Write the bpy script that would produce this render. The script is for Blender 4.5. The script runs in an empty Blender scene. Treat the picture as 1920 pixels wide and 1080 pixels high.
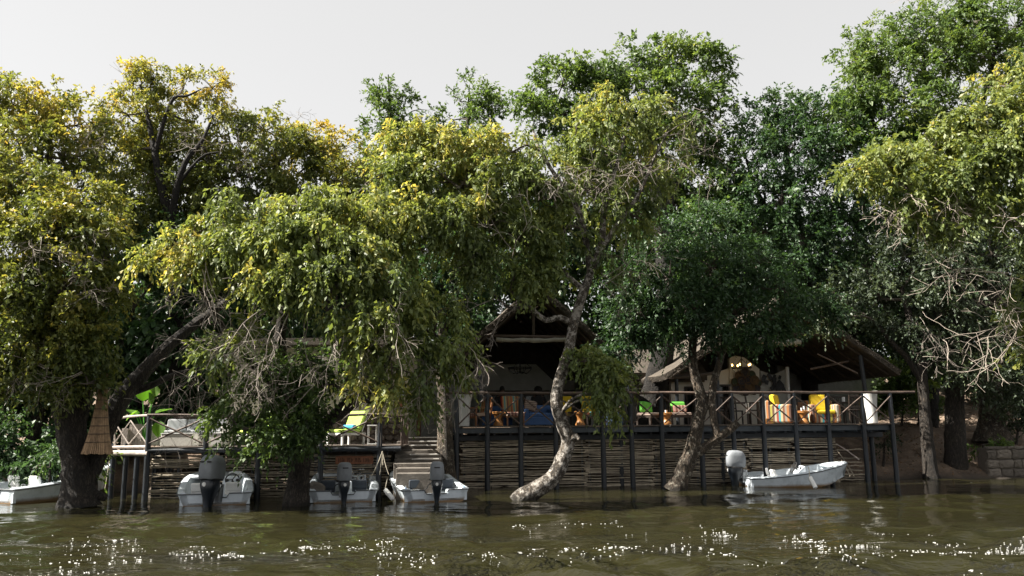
import bpy, math, random
import numpy as np
from mathutils import Vector, Matrix, Euler

R = math.radians
random.seed(7)
rng = np.random.default_rng(11)
scene = bpy.context.scene
col = scene.collection

# ------------------------------------------------------------------ camera
F, CX, CY = 1513.0, 960.0, 540.0           # focal length and centre in photograph pixels
PITCH, ROLL, EYE = R(9.75), R(0.42), 1.85
CAM = Vector((0, 0, EYE))
_f = Vector((0, math.cos(PITCH), math.sin(PITCH)))
_u0 = Vector((0, -math.sin(PITCH), math.cos(PITCH)))
_r0 = Vector((1, 0, 0))
_u = _u0 * math.cos(ROLL) + _r0 * math.sin(ROLL)
_r = _r0 * math.cos(ROLL) - _u0 * math.sin(ROLL)
cd = bpy.data.cameras.new('camera'); cam = bpy.data.objects.new('camera', cd); col.objects.link(cam)
m3 = Matrix((_r, _u, -_f)).transposed()
cam.matrix_world = Matrix.Translation(CAM) @ m3.to_4x4()
cd.sensor_width = 36; cd.lens = F / 1920 * 36; cd.clip_start = 0.1; cd.clip_end = 2000
scene.camera = cam

# ------------------------------------------------------------------ light
SUN_AZ, SUN_EL = R(-97), R(46)             # azimuth from +Y (away from the camera), negative = to the left
SKY_STRENGTH, SUN_STRENGTH, EXPOSURE = 0.0525, 5.0, 1.80
w = bpy.data.worlds.new('World'); scene.world = w; w.use_nodes = True
nt = w.node_tree; bg = nt.nodes['Background']
sk = nt.nodes.new('ShaderNodeTexSky'); sk.sky_type = 'NISHITA'; sk.sun_disc = False
sk.sun_elevation = SUN_EL; sk.sun_rotation = SUN_AZ; sk.dust_density = 1.0; sk.air_density = 1.0; sk.ozone_density = 1.0
hs = nt.nodes.new('ShaderNodeHueSaturation'); hs.inputs['Saturation'].default_value = 0.07
hz = nt.nodes.new('ShaderNodeMix'); hz.data_type = 'RGBA'; hz.inputs['Factor'].default_value = 0.62      # thin even high haze
hz.inputs['B'].default_value = (5.05, 5.0, 4.95, 1)
nt.links.new(sk.outputs[0], hs.inputs['Color']); nt.links.new(hs.outputs[0], hz.inputs['A']); nt.links.new(hz.outputs['Result'], bg.inputs[0])
bg.inputs[1].default_value = SKY_STRENGTH
sd = Vector((math.sin(SUN_AZ) * math.cos(SUN_EL), math.cos(SUN_AZ) * math.cos(SUN_EL), math.sin(SUN_EL)))
sl = bpy.data.lights.new('sun', 'SUN'); sl.energy = SUN_STRENGTH; sl.angle = R(0.5); sl.color = (1.0, 0.94, 0.84)
so = bpy.data.objects.new('sun', sl); col.objects.link(so); so.location = sd * 60
so.rotation_euler = sd.to_track_quat('Z', 'Y').to_euler()
vs = scene.view_settings
vs.view_transform = 'Standard'; vs.look = 'None'; vs.gamma = 1; vs.exposure = EXPOSURE
try: vs.use_curve_mapping = False
except Exception: pass
cy = scene.cycles
cy.max_bounces = 7; cy.diffuse_bounces = 3; cy.glossy_bounces = 3; cy.transmission_bounces = 4; cy.transparent_max_bounces = 8
cy.caustics_reflective = False; cy.caustics_refractive = False
cy.sample_clamp_indirect = 4.0
cy.use_denoising = True

# ------------------------------------------------------------------ pixel <-> place
def ray(px, py):
    return _f + _r * ((px - CX) / F) + _u * ((CY - py) / F)
def at(px, py, Y):
    d = ray(px, py); return CAM + d * ((Y - CAM.y) / d.y)
def on_z(px, py, z):
    d = ray(px, py); return CAM + d * ((z - CAM.z) / d.z)
def mpp(Y): return Y / F

# ------------------------------------------------------------------ object helpers
def tag(o, label=None, cat=None, group=None, kind=None):
    if label: o['label'] = label
    if cat: o['category'] = cat
    if group: o['group'] = group
    if kind: o['kind'] = kind
    return o
def thing(name, label, cat, loc=(0, 0, 0), rz=0, group=None):
    o = bpy.data.objects.new(name, None); col.objects.link(o)
    o.location = loc; o.rotation_euler = (0, 0, rz); o.empty_display_size = 0.2
    return tag(o, label, cat, group)
def inst(name, me, parent=None, loc=(0, 0, 0), rot=(0, 0, 0), scale=(1, 1, 1)):
    o = bpy.data.objects.new(name, me); col.objects.link(o); o.parent = parent
    o.location = loc; o.rotation_euler = rot; o.scale = scale
    return o

class MB:
    def __init__(s): s.v = []; s.f = []
    def add(s, v, f):
        n = len(s.v); s.v += [tuple(p) for p in v]; s.f += [tuple(i + n for i in q) for q in f]; return s
    def box(s, c, d, rot=None, taper=None):
        x, y, z = d[0] / 2, d[1] / 2, d[2] / 2
        P = [Vector((a * x, b * y, e * z)) for e in (-1, 1) for a, b in ((-1, -1), (1, -1), (1, 1), (-1, 1))]
        if taper:
            for i in range(4, 8): P[i].x *= taper[0]; P[i].y *= taper[1]
        if rot is not None:
            M = Euler(rot).to_matrix(); P = [M @ p for p in P]
        c = Vector(c)
        return s.add([p + c for p in P], [(3, 2, 1, 0), (4, 5, 6, 7), (0, 1, 5, 4), (1, 2, 6, 5), (2, 3, 7, 6), (3, 0, 4, 7)])
    def rbox(s, c, d, b=0.03, rot=None):
        """box with bevelled edges (three rings top and bottom)"""
        x, y, z = d[0] / 2, d[1] / 2, d[2] / 2
        b = min(b, x * .9, y * .9, z * .9)
        def ring(ix, zz):
            X, Y = x - ix, y - ix
            k = b * .6
            return [Vector(p) for p in ((-X + k, -Y, zz), (X - k, -Y, zz), (X, -Y + k, zz), (X, Y - k, zz), (X - k, Y, zz), (-X + k, Y, zz), (-X, Y - k, zz), (-X, -Y + k, zz))]
        rings = [ring(b, -z), ring(b * .3, -z + b * .3), ring(0, -z + b), ring(0, z - b), ring(b * .3, z - b * .3), ring(b, z)]
        P = [p for r_ in rings for p in r_]
        if rot is not None:
            M = Euler(rot).to_matrix(); P = [M @ p for p in P]
        c = Vector(c)
        fs = [tuple(range(7, -1, -1)), tuple(range(40, 48))]
        for i in range(5):
            for j in range(8):
                a = i * 8 + j; b2 = i * 8 + (j + 1) % 8
                fs.append((a, b2, b2 + 8, a + 8))
        return s.add([p + c for p in P], fs)
    def tube(s, pts, radii, n=8, cap=True, noise=0, flat=1.0):
        pts = [Vector(p) for p in pts]
        if not hasattr(radii, '__len__'): radii = [radii] * len(pts)
        V = []; N = len(pts)
        ref = Vector((0.13, 0.21, 1)).normalized()
        t0 = (pts[1] - pts[0]).normalized()
        if abs(t0.dot(ref)) > 0.95: ref = Vector((1, 0.1, 0.1)).normalized()
        side = t0.cross(ref).normalized()
        for i in range(N):
            t = (pts[min(i + 1, N - 1)] - pts[max(i - 1, 0)])
            t = t.normalized() if t.length > 1e-9 else t0
            side = (side - t * side.dot(t)); side = side.normalized() if side.length > 1e-6 else t.orthogonal().normalized()
            up = t.cross(side)
            for k in range(n):
                a = 2 * math.pi * k / n
                r = radii[i] * (1 + (random.uniform(-noise, noise) if noise else 0))
                V.append(pts[i] + side * math.cos(a) * r + up * math.sin(a) * r * flat)
        Fc = []
        for i in range(N - 1):
            for k in range(n):
                a = i * n + k; b = i * n + (k + 1) % n
                Fc.append((a, b, b + n, a + n))
        if cap:
            Fc.append(tuple(range(n - 1, -1, -1))); Fc.append(tuple(range((N - 1) * n, N * n)))
        return s.add(V, Fc)
    def rod(s, a, b, r, n=8): return s.tube([a, b], [r, r], n)
    def lathe(s, c, prof, n=16, cap=True):
        c = Vector(c); V = []; Fc = []
        for r, z in prof:
            for k in range(n):
                a = 2 * math.pi * k / n; V.append(c + Vector((r * math.cos(a), r * math.sin(a), z)))
        for i in range(len(prof) - 1):
            for k in range(n):
                a = i * n + k; b = i * n + (k + 1) % n
                Fc.append((a, b, b + n, a + n))
        if cap:
            Fc.append(tuple(range(n - 1, -1, -1))); Fc.append(tuple(range((len(prof) - 1) * n, len(prof) * n)))
        return s.add(V, Fc)
    def loft(s, rings, closed=True, cap=True):
        n = len(rings[0]); V = [p for r_ in rings for p in r_]; Fc = []
        for i in range(len(rings) - 1):
            for k in range(n if closed else n - 1):
                a = i * n + k; b = i * n + (k + 1) % n
                Fc.append((a, b, b + n, a + n))
        if cap:
            Fc.append(tuple(range(n - 1, -1, -1))); Fc.append(tuple(range((len(rings) - 1) * n, len(rings) * n)))
        return s.add(V, Fc)
    def torus(s, c, R_, r, axis_rot=(0, 0, 0), n=20, k=6, arc=2 * math.pi):
        M = Euler(axis_rot).to_matrix(); c = Vector(c)
        pts = [c + M @ Vector((R_ * math.cos(arc * i / n), R_ * math.sin(arc * i / n), 0)) for i in range(n + 1)]
        return s.tube(pts, r, k, cap=False)
    def mesh(s, name, mat, smooth=False):
        me = bpy.data.meshes.new(name); me.from_pydata([tuple(v) for v in s.v], [], s.f)
        if mat: me.materials.append(mat)
        if smooth:
            me.shade_smooth()
            try: me.set_sharp_from_angle(angle=R(42))
            except Exception: pass
        me.update(); return me
    def build(s, name, mat, parent=None, smooth=False, loc=(0, 0, 0), rot=(0, 0, 0)):
        return inst(name, s.mesh(name, mat, smooth), parent, loc, rot)

def np_mesh(name, V, Q, mat, attrs=None, smooth=False):
    """quads from numpy arrays"""
    me = bpy.data.meshes.new(name)
    n = len(Q); k = Q.shape[1]
    me.vertices.add(len(V)); me.vertices.foreach_set('co', V.astype(np.float32).ravel())
    me.loops.add(n * k); me.loops.foreach_set('vertex_index', Q.astype(np.int32).ravel())
    me.polygons.add(n); me.polygons.foreach_set('loop_start', np.arange(0, n * k, k, dtype=np.int32))
    me.update(calc_edges=True)
    if attrs:
        for an, arr in attrs.items():
            a = me.attributes.new(an, 'FLOAT', 'FACE'); a.data.foreach_set('value', arr.astype(np.float32))
    if smooth: me.shade_smooth()
    if mat: me.materials.append(mat)
    return me

def spline(pts, step=0.12):
    """Catmull-Rom through (x,y,z,r) points -> points, radii"""
    P = [np.array(p, float) for p in pts]
    P = [2 * P[0] - P[1]] + P + [2 * P[-1] - P[-2]]
    out = []
    for i in range(1, len(P) - 2):
        a, b, c, d = P[i - 1:i + 3]
        n = max(2, int(np.linalg.norm((c - b)[:3]) / step))
        for k in range(n):
            t = k / n
            q = .5 * ((2 * b) + (-a + c) * t + (2 * a - 5 * b + 4 * c - d) * t * t + (-a + 3 * b - 3 * c + d) * t ** 3)
            q[3] = b[3] + (c[3] - b[3]) * t
            out.append(q)
    out.append(P[-2])
    return [Vector(q[:3]) for q in out], [max(.003, q[3]) for q in out]

# ------------------------------------------------------------------ materials
MATS = {}
def nodes(name):
    m = bpy.data.materials.new(name); m.use_nodes = True
    t = m.node_tree; return m, t, t.nodes['Principled BSDF']
def N(t, kind, **kw):
    n = t.nodes.new(kind)
    for k, v in kw.items():
        if k in n.inputs.keys(): n.inputs[k].default_value = v
        else: setattr(n, k, v)
    return n
def ramp(t, stops):
    r = t.nodes.new('ShaderNodeValToRGB'); e = r.color_ramp.elements
    while len(e) < len(stops): e.new(0.5)
    for i, (p, c) in enumerate(stops): e[i].position = p; e[i].color = (*c, 1)
    return r
def plain(name, c, rough=.6, var=.25, scale=6, bump=0.0, bscale=40, metal=0, spec=.5, stretch=None, obj_random=0.0, dirt=None):
    m, t, b = nodes(name)
    tc = N(t, 'ShaderNodeTexCoord'); src = tc.outputs['Object']
    if stretch:
        mp = N(t, 'ShaderNodeMapping'); mp.inputs['Scale'].default_value = stretch
        t.links.new(src, mp.inputs['Vector']); src = mp.outputs[0]
    no = N(t, 'ShaderNodeTexNoise', Scale=scale, Detail=6.0, Roughness=.65)
    t.links.new(src, no.inputs['Vector'])
    lo = tuple(x * (1 - var) for x in c); hi = tuple(min(1, x * (1 + var)) for x in c)
    st = [(.3, lo), (.7, hi)]
    if dirt: st = [(.25, dirt), (.42, lo), (.75, hi)]
    rp = ramp(t, st); t.links.new(no.outputs['Fac'], rp.inputs[0])
    cs = rp.outputs[0]
    if obj_random:
        oi = N(t, 'ShaderNodeObjectInfo'); mr = N(t, 'ShaderNodeMapRange')
        mr.inputs['To Min'].default_value = 1 - obj_random; mr.inputs['To Max'].default_value = 1 + obj_random
        t.links.new(oi.outputs['Random'], mr.inputs['Value'])
        mx = N(t, 'ShaderNodeMix', data_type='RGBA', blend_type='MULTIPLY'); mx.inputs['Factor'].default_value = 1
        t.links.new(cs, mx.inputs['A']); t.links.new(mr.outputs[0], mx.inputs['B']); cs = mx.outputs['Result']
    t.links.new(cs, b.inputs['Base Color'])
    b.inputs['Roughness'].default_value = rough; b.inputs['Metallic'].default_value = metal
    b.inputs['Specular IOR Level'].default_value = spec
    if bump:
        n2 = N(t, 'ShaderNodeTexNoise', Scale=bscale, Detail=5.0); t.links.new(src, n2.inputs['Vector'])
        bp = N(t, 'ShaderNodeBump', Strength=bump, Distance=.02); t.links.new(n2.outputs['Fac'], bp.inputs['Height'])
        t.links.new(bp.outputs[0], b.inputs['Normal'])
    return m
def striped(name, cols, axis='X', freq=5.0, rough=.8):
    m, t, b = nodes(name)
    tc = N(t, 'ShaderNodeTexCoord'); sx = N(t, 'ShaderNodeSeparateXYZ'); t.links.new(tc.outputs['Object'], sx.inputs[0])
    mu = N(t, 'ShaderNodeMath', operation='MULTIPLY'); mu.inputs[1].default_value = freq; (t.links.new(sx.outputs[axis], mu.inputs[0]) if axis != 'XY' else (lambda q: (t.links.new(sx.outputs['X'], q.inputs[0]), t.links.new(sx.outputs['Y'], q.inputs[1]), t.links.new(q.outputs[0], mu.inputs[0])))(N(t, 'ShaderNodeMath', operation='ADD')))
    fr = N(t, 'ShaderNodeMath', operation='FRACT'); t.links.new(mu.outputs[0], fr.inputs[0])
    n = len(cols); rp = ramp(t, [(i / n, c) for i, c in enumerate(cols)]); rp.color_ramp.interpolation = 'CONSTANT'
    t.links.new(fr.outputs[0], rp.inputs[0]); t.links.new(rp.outputs[0], b.inputs['Base Color']); b.inputs['Roughness'].default_value = rough
    return m
def bark(name, dark, light, lichen=None, lich=.62, scale=9, bump=1.0):
    m, t, b = nodes(name)
    tc = N(t, 'ShaderNodeTexCoord'); mp = N(t, 'ShaderNodeMapping'); mp.inputs['Scale'].default_value = (1, 1, .22)
    n0 = N(t, 'ShaderNodeTexNoise', Scale=2.5, Detail=3.0); t.links.new(tc.outputs['Object'], n0.inputs['Vector'])
    wp = N(t, 'ShaderNodeMix', data_type='RGBA', blend_type='ADD'); wp.inputs['Factor'].default_value = .25
    t.links.new(tc.outputs['Object'], wp.inputs['A']); t.links.new(n0.outputs['Color'], wp.inputs['B'])
    t.links.new(wp.outputs['Result'], mp.inputs['Vector'])
    no = N(t, 'ShaderNodeTexNoise', Scale=scale * 1.5, Detail=9.0, Roughness=.68); t.links.new(mp.outputs[0], no.inputs['Vector'])
    s1 = N(t, 'ShaderNodeMath', operation='SUBTRACT'); s1.inputs[1].default_value = .5; t.links.new(no.outputs['Fac'], s1.inputs[0])
    s2 = N(t, 'ShaderNodeMath', operation='ABSOLUTE'); t.links.new(s1.outputs[0], s2.inputs[0])
    s3 = N(t, 'ShaderNodeMath', operation='MULTIPLY'); s3.inputs[1].default_value = 5.0; t.links.new(s2.outputs[0], s3.inputs[0])
    rp = ramp(t, [(.05, dark), (.65, light)]); t.links.new(s3.outputs[0], rp.inputs[0])
    big = N(t, 'ShaderNodeTexNoise', Scale=1.7, Detail=4.0); t.links.new(tc.outputs['Object'], big.inputs['Vector'])
    rb = ramp(t, [(.3, (.55, .55, .55)), (.7, (1.25, 1.22, 1.15))]); t.links.new(big.outputs['Fac'], rb.inputs[0])
    mb_ = N(t, 'ShaderNodeMix', data_type='RGBA', blend_type='MULTIPLY'); mb_.inputs['Factor'].default_value = 1
    t.links.new(rp.outputs[0], mb_.inputs['A']); t.links.new(rb.outputs[0], mb_.inputs['B']); cs = mb_.outputs['Result']
    if lichen:
        n3 = N(t, 'ShaderNodeTexNoise', Scale=6.5, Detail=8.0, Roughness=.78); t.links.new(tc.outputs['Object'], n3.inputs['Vector'])
        r3 = ramp(t, [(lich - .03, (0, 0, 0)), (lich + .03, (1, 1, 1))]); t.links.new(n3.outputs['Fac'], r3.inputs[0])
        mx = N(t, 'ShaderNodeMix', data_type='RGBA'); t.links.new(r3.outputs[0], mx.inputs['Factor'])
        t.links.new(cs, mx.inputs['A']); mx.inputs['B'].default_value = (*lichen, 1); cs = mx.outputs['Result']
    ge = N(t, 'ShaderNodeNewGeometry'); sz = N(t, 'ShaderNodeSeparateXYZ'); t.links.new(ge.outputs['Position'], sz.inputs[0])      # wet foot at the waterline
    wz_ = N(t, 'ShaderNodeMath', operation='MULTIPLY_ADD'); wz_.inputs[1].default_value = .22; t.links.new(no.outputs['Fac'], wz_.inputs[0]); t.links.new(sz.outputs['Z'], wz_.inputs[2])
    wr = ramp(t, [(.16, (.32, .32, .30)), (.27, (1, 1, 1))]); t.links.new(wz_.outputs[0], wr.inputs[0])
    mz = N(t, 'ShaderNodeMix', data_type='RGBA', blend_type='MULTIPLY'); mz.inputs['Factor'].default_value = 1; t.links.new(cs, mz.inputs['A']); t.links.new(wr.outputs[0], mz.inputs['B']); cs = mz.outputs['Result']
    t.links.new(cs, b.inputs['Base Color']); b.inputs['Roughness'].default_value = .88
    bp = N(t, 'ShaderNodeBump', Strength=bump, Distance=.06); t.links.new(s3.outputs[0], bp.inputs['Height']); t.links.new(bp.outputs[0], b.inputs['Normal'])
    return m
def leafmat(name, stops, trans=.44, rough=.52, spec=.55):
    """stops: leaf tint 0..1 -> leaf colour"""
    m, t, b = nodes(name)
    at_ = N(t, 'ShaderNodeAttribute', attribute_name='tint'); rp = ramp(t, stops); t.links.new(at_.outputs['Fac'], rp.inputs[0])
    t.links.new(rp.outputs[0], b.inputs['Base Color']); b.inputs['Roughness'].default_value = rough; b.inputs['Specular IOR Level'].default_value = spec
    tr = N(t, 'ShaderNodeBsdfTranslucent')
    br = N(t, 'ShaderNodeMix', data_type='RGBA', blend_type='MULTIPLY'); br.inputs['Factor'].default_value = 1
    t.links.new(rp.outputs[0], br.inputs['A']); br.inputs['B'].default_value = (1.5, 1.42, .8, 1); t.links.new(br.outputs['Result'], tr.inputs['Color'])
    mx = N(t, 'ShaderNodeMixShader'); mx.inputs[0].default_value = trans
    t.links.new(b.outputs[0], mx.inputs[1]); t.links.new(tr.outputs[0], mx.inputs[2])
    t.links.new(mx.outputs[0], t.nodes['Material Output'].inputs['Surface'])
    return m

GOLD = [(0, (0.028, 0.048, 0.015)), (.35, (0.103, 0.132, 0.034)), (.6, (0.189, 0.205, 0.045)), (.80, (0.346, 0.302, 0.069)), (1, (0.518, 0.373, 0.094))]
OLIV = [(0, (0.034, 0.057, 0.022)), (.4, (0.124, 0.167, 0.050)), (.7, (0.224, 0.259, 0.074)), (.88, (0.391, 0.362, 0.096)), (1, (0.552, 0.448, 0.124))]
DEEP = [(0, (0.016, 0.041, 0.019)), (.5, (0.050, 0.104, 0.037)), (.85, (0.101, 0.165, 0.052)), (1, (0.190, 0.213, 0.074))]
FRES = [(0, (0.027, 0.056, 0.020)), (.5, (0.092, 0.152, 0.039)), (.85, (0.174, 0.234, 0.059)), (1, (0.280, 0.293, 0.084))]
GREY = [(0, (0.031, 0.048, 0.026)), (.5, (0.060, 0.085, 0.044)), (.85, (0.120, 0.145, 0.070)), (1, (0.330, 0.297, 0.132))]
M = dict(
    gold=leafmat('leaf golden', GOLD), olive=leafmat('leaf olive', OLIV), deep=leafmat('leaf deep green', DEEP, .38),
    fresh=leafmat('leaf fresh green', FRES), greyleaf=leafmat('leaf grey green', GREY, .3),
    bigleaf=leafmat('broad plant leaf', [(0, (.05, .14, .01)), (1, (.14, .28, .02))], .5),
    litter=leafmat('dry fallen leaf', [(0, (.10, .06, .035)), (.6, (.24, .15, .09)), (1, (.40, .27, .17))], .1, .8, .2),
    bark_dark=bark('dark ridged bark', (.018, .014, .011), (.125, .10, .082), (.22, .20, .17), .64),
    bark_umber=bark('umber ridged bark', (.012, .009, .007), (.075, .060, .048), (.15, .135, .11), .67),
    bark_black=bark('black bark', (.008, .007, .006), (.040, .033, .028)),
    bark_pale=bark('pale lichen bark', (.045, .037, .030), (.23, .19, .15), (.52, .48, .43), .53, 10),
    bark_brown=bark('brown mossy bark', (.035, .027, .020), (.21, .162, .120), (.38, .345, .28), .58),
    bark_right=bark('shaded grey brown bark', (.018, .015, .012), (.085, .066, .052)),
    twig=plain('dry grey twig', (.25, .215, .185), .8, .3, 4), twig_pale=plain('bleached twig', (.36, .305, .255), .8, .25, 4),
    branch=plain('branch bark', (.075, .060, .048), .85, .35, 5, .3, 30),
    tar=plain('tarred pole', (.013, .017, .023), .5, .4, 5, .3, 30, stretch=(1, 1, .3), obj_random=.25),
    tarbeam=plain('painted dark beam', (.034, .044, .055), .5, .35, 4, .2, 30),
    railwood=plain('weathered rail pole', (.085, .058, .045), .7, .4, 5, .3, 25, obj_random=.25),
    stick=plain('weathered stick', (.42, .36, .275), .8, .35, 5, .4, 40, obj_random=.42, dirt=(.15, .125, .09)),
    logpale=plain('bleached log', (.46, .40, .36), .8, .3, 4, .4, 20),
    plank=plain('deck plank', (.10, .08, .065), .7, .3, 4, .3, 30, obj_random=.2),
    thatch=plain('thatch', (.078, .064, .050), .95, .45, 5, .9, 60, stretch=(1, 1, 1)),
    rafter=plain('dark roof timber', (.065, .048, .035), .75, .35, 5, .3, 25, obj_random=.2),
    cream=plain('cream plaster', (.52, .47, .39), .85, .10, 1.2, .15, 20, dirt=(.40, .35, .28)),
    plaster=plain('off white plaster', (.78, .74, .66), .85, .08, 1.5, .1, 20), 
    brickpale=plain('painted brick', (.50, .49, .45), .85, .15, 3, .3, 25),
    boarddark=plain('vertical boarding', (.26, .26, .245), .7, .2, 4, .2, 20, obj_random=.12),
    stone=plain('wall stone', (.125, .107, .09), .9, .35, 3, .6, 18, obj_random=.35),
    mortar=plain('mortar', (.12, .10, .085), .95, .2, 8, .5, 30),
    concrete=plain('weathered step stone', (.12, .105, .09), .9, .35, 3, .5, 20, obj_random=.15),
    nosing=plain('painted step edge', (.46, .44, .41), .7, .2, 9),
    white=plain('white paint', (.72, .72, .70), .5, .06, 5), pot=plain('white glazed pot', (.66, .66, .64), .45, .08, 6, .05, 20),
    gel=plain('white gelcoat', (.62, .68, .74), .32, .10, 2.5, spec=.5, dirt=(.42, .46, .48)),
    gelin=plain('inner gelcoat', (.55, .60, .63), .5, .18, 3, dirt=(.30, .31, .30)),
    rub=plain('grey rub rail', (.10, .11, .12), .6, .25, 6), seatw=plain('white seat vinyl', (.74, .74, .73), .5, .08, 6),
    cowl=plain('grey engine cover', (.19, .205, .225), .7, .16, 5, .35, 22), black=plain('engine black', (.012, .016, .022), .28, .2, 6),
    metal=plain('dull metal', (.30, .31, .32), .45, .25, 8, metal=.8), blackrub=plain('black rubber', (.015, .015, .015), .6, .2, 8),
    blueseat=plain('dark blue seat', (.035, .045, .06), .7, .2, 6), bluestripe=plain('blue stripe', (.03, .16, .42), .4, .1, 5),
    yellow=plain('yellow fabric', (.60, .42, .018), .85, .08, 8, .15, 60), lime=plain('lime fabric', (.42, .60, .10), .85, .06, 6, .12, 50),
    green=plain('green fabric', (.10, .36, .04), .85, .08, 8), bluefab=plain('blue fabric', (.045, .10, .24), .85, .15, 8, .1, 60),
    towel=plain('blue towel', (.04, .30, .62), .9, .1, 8), greyfab=plain('grey outdoor fabric', (.33, .34, .36), .9, .08, 8, .1, 60),
    wicker=plain('pale wicker', (.62, .60, .55), .8, .15, 30, .5, 120), wood=plain('brown wood', (.20, .085, .03), .5, .35, 6, .1, 30),
    orangewood=plain('orange wood', (.36, .16, .045), .45, .35, 6, .1, 30), darkwood=plain('dark wood', (.035, .024, .018), .55, .3, 6),
    reed=plain('reed', (.30, .20, .12), .85, .35, 8, .3, 40, obj_random=.2), canvas=plain('canvas', (.34, .32, .28), .9, .18, 4, .5, 12),
    iron=plain('black iron', (.012, .012, .013), .5, .2, 8), signwood=plain('rust red sign board', (.27, .115, .062), .75, .3, 5, .3, 25),
    signmark=plain('dark lettering', (.05, .028, .02), .8, .2, 8), redsign=plain('red brown sign', (.20, .07, .045), .7, .2, 6),
    signwhite=plain('pale blue sign', (.58, .66, .74), .6, .06, 5), signtext=plain('grey print', (.16, .18, .22), .7, .1, 5),
    foam=plain('white foam', (.82, .82, .80), .5, .05, 5),  # white of the flecks that imitate sun glints
    rope=plain('rope', (.42, .38, .30), .9, .25, 20), glassdark=plain('dark pane', (.03, .035, .035), .12, .2, 2, spec=.6),
    skin=plain('brown skin', (.16, .085, .055), .6, .1, 8), hair=plain('black hair', (.012, .010, .009), .7, .2, 20), cloth=plain('dark cloth', (.03, .03, .035), .9, .2, 10),
    basketa=plain('dark basket', (.045, .04, .045), .8, .35, 20, .4, 60), basketb=plain('brown basket', (.12, .075, .035), .8, .35, 20, .4, 60), basketc=plain('green basket', (.05, .07, .04), .8, .35, 20, .4, 60),
    orange=plain('orange lamp', (.70, .22, .02), .5, .1, 8),
    stripe=striped('multicolour stripes', [(.16, .06, .03), (.40, .32, .18), (.04, .26, .30), (.24, .04, .025), (.36, .31, .22), (.10, .05, .03), (.30, .27, .05), (.07, .035, .025), (.33, .13, .04), (.22, .20, .16)], 'XY', 1.5),
    stripeb=striped('bold stripes', [(.30, .05, .03), (.33, .20, .08), (.05, .26, .30), (.36, .30, .16), (.12, .05, .03), (.30, .12, .04), (.25, .22, .08)], 'X', 3.2),
    stripec=striped('thin red stripes', [(.26, .10, .08), (.42, .32, .25), (.30, .13, .09), (.10, .04, .04)], 'X', 9.0),
    striped_blue=striped('blue ribs', [(.10, .16, .26), (.035, .06, .11)], 'X', 14.0), zebra=striped('brown cream stripes', [(.33, .26, .21), (.07, .035, .03)], 'Z', 16.0),
)
def emis(name, c, s):
    m, t, b = nodes(name); b.inputs['Emission Color'].default_value = (*c, 1); b.inputs['Emission Strength'].default_value = s
    b.inputs['Base Color'].default_value = (*c, 1); return m
M['bulb'] = emis('warm bulb', (1, .60, .18), 3.2)

def hullmat():
    m, t, b = nodes('stained hull gelcoat')
    tc = N(t, 'ShaderNodeTexCoord'); sx = N(t, 'ShaderNodeSeparateXYZ'); t.links.new(tc.outputs['Object'], sx.inputs[0])
    no = N(t, 'ShaderNodeTexNoise', Scale=3.0, Detail=7.0, Roughness=.7); t.links.new(tc.outputs['Object'], no.inputs['Vector'])
    r1 = ramp(t, [(.3, (.40, .45, .48)), (.55, (.62, .68, .73)), (.8, (.70, .75, .79))]); t.links.new(no.outputs['Fac'], r1.inputs[0])
    ad = N(t, 'ShaderNodeMath', operation='MULTIPLY_ADD'); ad.inputs[1].default_value = .10; t.links.new(no.outputs['Fac'], ad.inputs[0]); t.links.new(sx.outputs['Z'], ad.inputs[2])
    r2 = ramp(t, [(.07, (1, 1, 1)), (.16, (0, 0, 0))]); t.links.new(ad.outputs[0], r2.inputs[0])
    mx = N(t, 'ShaderNodeMix', data_type='RGBA'); t.links.new(r2.outputs[0], mx.inputs['Factor']); t.links.new(r1.outputs[0], mx.inputs['A']); mx.inputs['B'].default_value = (.22, .14, .07, 1)
    t.links.new(mx.outputs['Result'], b.inputs['Base Color']); b.inputs['Roughness'].default_value = .38
    return m
M['hull'] = hullmat()

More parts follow.
